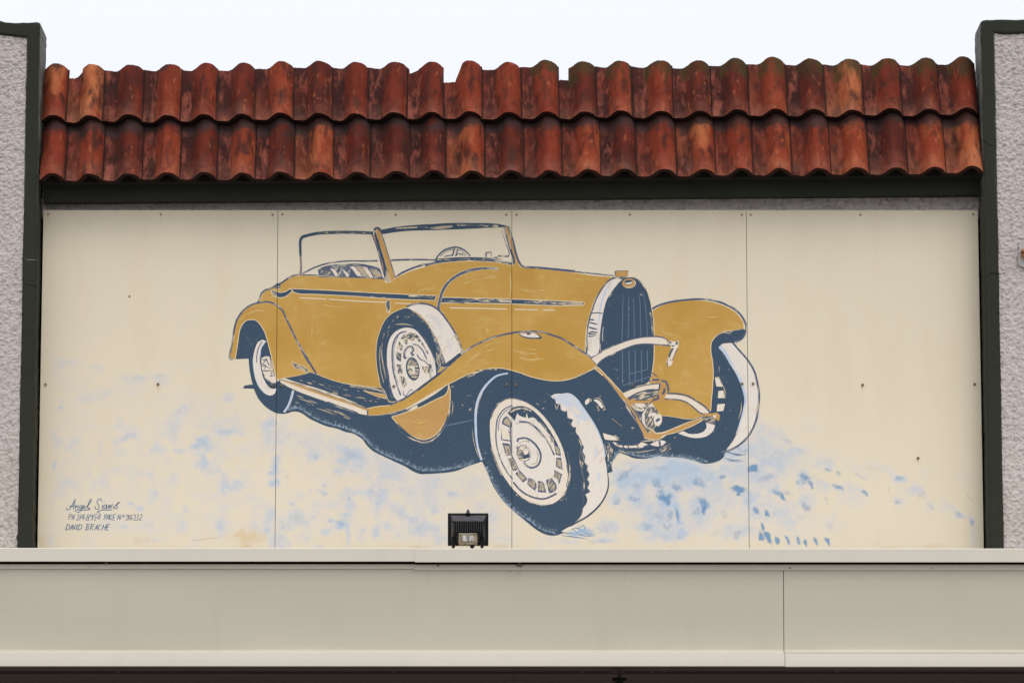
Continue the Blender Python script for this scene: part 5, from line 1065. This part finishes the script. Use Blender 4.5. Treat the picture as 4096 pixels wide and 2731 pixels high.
# ------------------------------------------------------------------ awning with sheet metal fascia
AY = -1.8
def za(ty, Y=AY): return W(2048, ty, Y)[1]
awn = empty('awning', (0, AY, za(2660))); tag(awn, 'cream sheet metal awning fascia running across under the mural', 'awning')
def sweep(name, prof, x0, x1, mat, parent, wav=0.0, nx=1, seed=1, closed=False):
    """profile in (Y, photo row) swept along X"""
    rows = []
    pr_ = [(y, za(t, y)) for y, t in prof]
    X = np.linspace(x0, x1, nx+1)
    v = []; f = []; n = len(pr_)
    for i, x in enumerate(X):
        for j, (y, z) in enumerate(pr_):
            w = 0
            if wav: e = math.sin(math.pi*j/(n-1)); w = wav*e*(float(vnoise(np.array([x*1.1+20]), np.array([z*2.3]), seed)[0])-.5+.35*(float(vnoise(np.array([x*3+20]), np.array([z*5]), seed+1)[0])-.5))
            v.append((x, y+w, z))
    for i in range(nx):
        for j in range(n-1): f.append((i*n+j, i*n+j+1, (i+1)*n+j+1, (i+1)*n+j))
        if closed: f.append((i*n+n-1, i*n, (i+1)*n, (i+1)*n+n-1))
    if closed: f.append(tuple(range(n))); f.append(tuple(nx*n+j for j in range(n-1, -1, -1)))
    me = bpy.data.meshes.new(name); me.from_pydata(v, [], f); me.materials.append(mat)
    bm = bmesh.new(); bm.from_mesh(me); bmesh.ops.recalc_face_normals(bm, faces=bm.faces) if closed else None; bm.to_mesh(me); bm.free()
    if wav:
        for p in me.polygons: p.use_smooth = True
    return link(name, me, parent)
XA, XB = -5.5, 5.5
xj = W(1660, 2220, AY)[0]; xs = W(3137, 2400, AY)[0]
def flashing(name, x0, x1, dy, t0, t1):
    return sweep(name, [(AY+.06, t0-2), (AY-.003+dy, t0-1.5), (AY-.006+dy, t0), (AY-.006+dy, t1-1.5), (AY-.004+dy, t1), (AY+.026+dy, t1), (AY+.026+dy, t1-3), (AY+.095, t1-6), (AY+.095, t0+2)], x0, x1, M['flashing_paint'], awn, closed=True)
flashing('top_flashing', XA, xj+.004, 0.0, 2192.5, 2245); flashing('top_flashing', xj, XB, -.004, 2194.5, 2248)
def channel(x0, x1, t1, t0):
    return sweep('flashing_channel', [(AY+.060, t0-1), (AY+.030, t0), (AY+.029, t1-9), (AY+.030, t1), (AY+.040, t1), (AY+.060, t1-2)], x0, x1, M['flashing_paint'], awn, closed=True)
channel(XA, xj, 2274, 2255.5); channel(xj, XB, 2279, 2257)
prof_s = [(AY+.036, 2266)]+[(AY+.034+.004*math.sin(math.pi*.5*min(1, t*1.15))+.014*t+.006*t*t, 2264+t*326) for t in [i/14 for i in range(1, 15)]]+[(AY+.0585, 2594), (AY+.0585, 2600), (AY+.057, 2603), (AY+.045, 2606), (AY+.030, 2609)]
sweep('fascia_sheet', prof_s, XA, xs-.0015, M['fascia_paint'], awn, .010, 90, 5)
sweep('fascia_sheet', prof_s, xs+.0015, XB, M['fascia_paint'], awn, .010, 40, 9)
def lip(x0, x1, t0, t1, dy=0):
    return sweep('bottom_trim', [(AY+.05, t0+4), (AY+.010+dy, t0), (AY-.006+dy, t0+1.5), (AY-.009+dy, t0+28), (AY-.010+dy, t1-3), (AY-.008+dy, t1), (AY+.02, t1), (AY+.05, t1-6)], x0, x1, M['flashing_paint'], awn, closed=True)
lip(XA, xs-.001, 2609, 2664); lip(xs+.001, XB, 2610.5, 2666, -.003)
zs = za(2666, AY)+.012
box('awning_deck', XA, XB, AY+.045, -.17, za(2200)-.03, za(2200)-.01, M['flashing_paint'], awn)
y = AY+.03; widths = (.35, .07, .26, .30, .35, .33)
for i, w_ in enumerate(widths):
    if i == 1: box('painted_gap_shade', XA, XB, y, y+w_-.006, zs+.004, zs+.03, M['black'], awn); y += w_; continue  # black board set in the groove, painting in its shade
    for j in range(4):
        xx0 = XA+(XB-XA)*j/4; xx1 = XA+(XB-XA)*(j+1)/4-.0015
        box('soffit_board', xx0 if j else XA, xx1, y, min(y+w_-.006, -.17), zs-(.007 if i == 2 else 0), zs+.03, M['soffit'], awn)
    y += w_
for sx0, sx1 in ((430, 446), (1558, 1574), (2332, 2346), (2448, 2506), (2611, 2624), (2664, 2674), (3366, 3382)):
    box('soffit_clip', W(sx0, 2700, AY)[0], W(sx1, 2700, AY)[0], AY+.378, AY+.446, zs-.002, zs+.03, M['soffit'], awn)
box('soffit_cavity', XA, XB, AY+.03, -.17, zs+.034, zs+.05, M['black'], awn)
box('fascia_backing', XA, XB, AY+.10, AY+.12, zs, za(2210), M['black'], awn)
wb = box('shopfront_wall', -5.5, 5.5, -.165, -.155, 0.0, zs-.002, M['black'], awn) if False else None
# cobwebs, rust run and seam on the fascia
def mark(pts, w, Y, mat='black', name='stain'):
    return crack(name, pts, awn, w, Y, mat)
m = Mat('fascia_stain', .9); m.col((0.16, 0.14, 0.115, 1)); M['stain'] = m.m
mark([(1710, 2290), (1714, 2310), (1712, 2325), (1706, 2336)], 2, AY+.020, 'stain')
for q in ([(2500, 2283), (2502, 2300), (2499, 2318)], [(2060, 2262), (2080, 2268), (2098, 2262)], [(2075, 2255), (2083, 2275), (2075, 2292)], [(2010, 2278), (2040, 2283), (2060, 2277)]):
    mark(q, 2.5, AY-.001, 'stain')
def smudge(tx, ty, r, Y, n=14):
    bm = bmesh.new(); X, Z = W(tx, ty, Y); rs = random.Random(int(tx)); vs = [bm.verts.new((X+r*rs.uniform(.5, 1)*math.cos(i/n*6.283), Y, Z+r*.6*rs.uniform(.4, 1)*math.sin(i/n*6.283))) for i in range(n)]
    bm.faces.new(vs); return mesh_obj('cobweb_clump', bm, M['stain'], awn)
smudge(2079, 2258, .018, AY+.022); smudge(1752, 2260, .009, AY+.022); smudge(425, 2251, .010, AY+.022); smudge(360, 2263, .004, AY+.022); smudge(3726, 2271, .005, AY+.022); smudge(1710, 2290, .003, AY+.020); smudge(3160, 2270, .008, AY+.022)

# fitting under the awning
FY = AY+.24
fl = empty('soffit_light', (W(2477, 2700, FY)[0], FY, zs)); tag(fl, 'black light fitting hanging from a pale plate under the awning', 'light fitting')
fx = fl.location.x
ft = bmesh.new(); bm_box(ft, fx-.040, fx+.040, AY+.20, AY+.33, zs-.004, zs+.012, .002); mesh_obj('mounting_plate', ft, M['soffit'], fl)
ft = bmesh.new(); X0, Z0 = W(2477, 2713, FY)
bmesh.ops.create_cone(ft, cap_ends=True, segments=24, radius1=.019, radius2=.036, depth=.014, matrix=Matrix.Translation((fx, FY, Z0-.010)))
bmesh.ops.create_cone(ft, cap_ends=True, segments=24, radius1=.036, radius2=.034, depth=.007, matrix=Matrix.Translation((fx, FY, Z0+.0005)))
bmesh.ops.create_cone(ft, cap_ends=True, segments=20, radius1=.014, radius2=.014, depth=.05, matrix=Matrix.Translation((fx, FY, Z0-.035)))
mesh_obj('lamp_holder', ft, M['black'], fl, True)
ft = bmesh.new(); bmesh.ops.create_cone(ft, cap_ends=True, segments=16, radius1=.008, radius2=.008, depth=max(.01, zs-Z0), matrix=Matrix.Translation((fx, FY, (zs+Z0)/2))); mesh_obj('stem', ft, M['soffit'], fl)

# ------------------------------------------------------------------ floodlight standing on the awning, back towards the street
LY = -.62
def lx(px): return W(1200+px/1.8867, 2100, LY)[0]
def lz(py): return W(2048, 1900+py/1.8867, LY)[1]
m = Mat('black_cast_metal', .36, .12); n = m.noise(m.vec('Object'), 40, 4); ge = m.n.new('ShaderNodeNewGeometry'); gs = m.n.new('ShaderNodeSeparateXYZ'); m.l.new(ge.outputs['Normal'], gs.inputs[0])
m.col(m.mix(m.math('MULTIPLY', m.ramp(gs.outputs[2], [(.2, 0), (.7, 1)]), m.ramp(n, [(.3, .4), (.6, 1)])), m.mix(n, (0.003, 0.003, 0.004, 1), (0.009, 0.009, 0.012, 1)), (0.085, 0.085, 0.095, 1))); m.bump(m.noise(m.vec('Object'), 300, 2), .15, .001); M['cast'] = m.m  # paler colour on upward faces paints in the sky highlight
m = Mat('light_catching_fin', .4, .6); m.col((0.035, 0.035, 0.040, 1)); M['fin'] = m.m  # fins coloured paler to stand for light caught along their edges
m = Mat('aged_plastic', .55, .4); n = m.noise(m.vec('Object'), 60, 4); m.col(m.mix(m.ramp(n, [(.35, 0), (.7, 1)]), (0.12, 0.10, 0.065, 1), (0.27, 0.245, 0.19, 1))); M['aged'] = m.m
m = Mat('glass_window', .12, .6); n = m.noise(m.vec('Object', (60, 60, 20)), 1, 2); m.col(m.mix(m.ramp(n, [(.4, 0), (.6, 1)]), (0.13, 0.13, 0.125, 1), (0.42, 0.42, 0.41, 1))); M['lens'] = m.m
fld = empty('floodlight', ((lx(1115)+lx(1422))/2, LY, lz(556))); tag(fld, 'black finned floodlight on the awning in front of the mural', 'floodlight')
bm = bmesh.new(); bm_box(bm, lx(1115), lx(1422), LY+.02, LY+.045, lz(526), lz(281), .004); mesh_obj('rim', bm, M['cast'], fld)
def frustum(name, r0, y0, r1, y1, mat, bev=.006):
    bm = bmesh.new(); A = [bm.verts.new((lx(x), y0, lz(z))) for x, z in ((r0[0], r0[2]), (r0[1], r0[2]), (r0[1], r0[3]), (r0[0], r0[3]))]; B = [bm.verts.new((lx(x), y1, lz(z))) for x, z in ((r1[0], r1[2]), (r1[1], r1[2]), (r1[1], r1[3]), (r1[0], r1[3]))]
    bm.faces.new(A); bm.faces.new(B[::-1])
    for i in range(4): bm.faces.new((A[i], B[i], B[(i+1) % 4], A[(i+1) % 4]))
    bmesh.ops.recalc_face_normals(bm, faces=bm.faces); bmesh.ops.bevel(bm, geom=bm.edges[:], offset=bev, segments=3, affect='EDGES', profile=.5)
    return mesh_obj(name, bm, mat, fld, False)
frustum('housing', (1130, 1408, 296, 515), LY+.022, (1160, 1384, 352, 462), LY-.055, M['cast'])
for i in range(14):
    x = 1164+i*(1380-1164)/13; h = 362 if i not in (0, 13) else 370
    bm = bmesh.new(); bm_box(bm, lx(x-1.5), lx(x+1.5), LY-.072, LY-.045, lz(436), lz(h), 0); mesh_obj('cooling_fin', bm, M['fin'], fld)
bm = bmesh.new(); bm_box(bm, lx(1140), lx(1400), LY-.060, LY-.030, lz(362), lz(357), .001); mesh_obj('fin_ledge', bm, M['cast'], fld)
bm = bmesh.new(); bmesh.ops.create_uvsphere(bm, u_segments=16, v_segments=10, radius=1, matrix=Matrix.Translation((lx(1268), LY+.02, lz(278))) @ Matrix.Diagonal((.0085, .010, .016, 1)))
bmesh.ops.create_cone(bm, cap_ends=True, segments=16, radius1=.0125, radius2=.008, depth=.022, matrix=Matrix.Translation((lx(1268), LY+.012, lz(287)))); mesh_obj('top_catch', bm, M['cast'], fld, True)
frustum('wiring_box', (1197, 1340, 449, 538), LY-.050, (1199, 1338, 451, 536), LY-.088, M['aged'], .004)
frustum('box_window', (1226, 1312, 470, 516), LY-.0865, (1230, 1308, 474, 512), LY-.094, M['lens'], .002)
for x, z in ((1215, 463), (1319, 463), (1217, 526), (1319, 526)):
    bm = bmesh.new(); bmesh.ops.create_cone(bm, cap_ends=True, segments=12, radius1=.0042, radius2=.003, depth=.004, matrix=Matrix.Translation((lx(x), LY-.0895, lz(z))) @ Matrix.Rotation(R(90), 4, 'X')); mesh_obj('rusty_screw', bm, M['rust'], fld)
for x in (1158, 1374):
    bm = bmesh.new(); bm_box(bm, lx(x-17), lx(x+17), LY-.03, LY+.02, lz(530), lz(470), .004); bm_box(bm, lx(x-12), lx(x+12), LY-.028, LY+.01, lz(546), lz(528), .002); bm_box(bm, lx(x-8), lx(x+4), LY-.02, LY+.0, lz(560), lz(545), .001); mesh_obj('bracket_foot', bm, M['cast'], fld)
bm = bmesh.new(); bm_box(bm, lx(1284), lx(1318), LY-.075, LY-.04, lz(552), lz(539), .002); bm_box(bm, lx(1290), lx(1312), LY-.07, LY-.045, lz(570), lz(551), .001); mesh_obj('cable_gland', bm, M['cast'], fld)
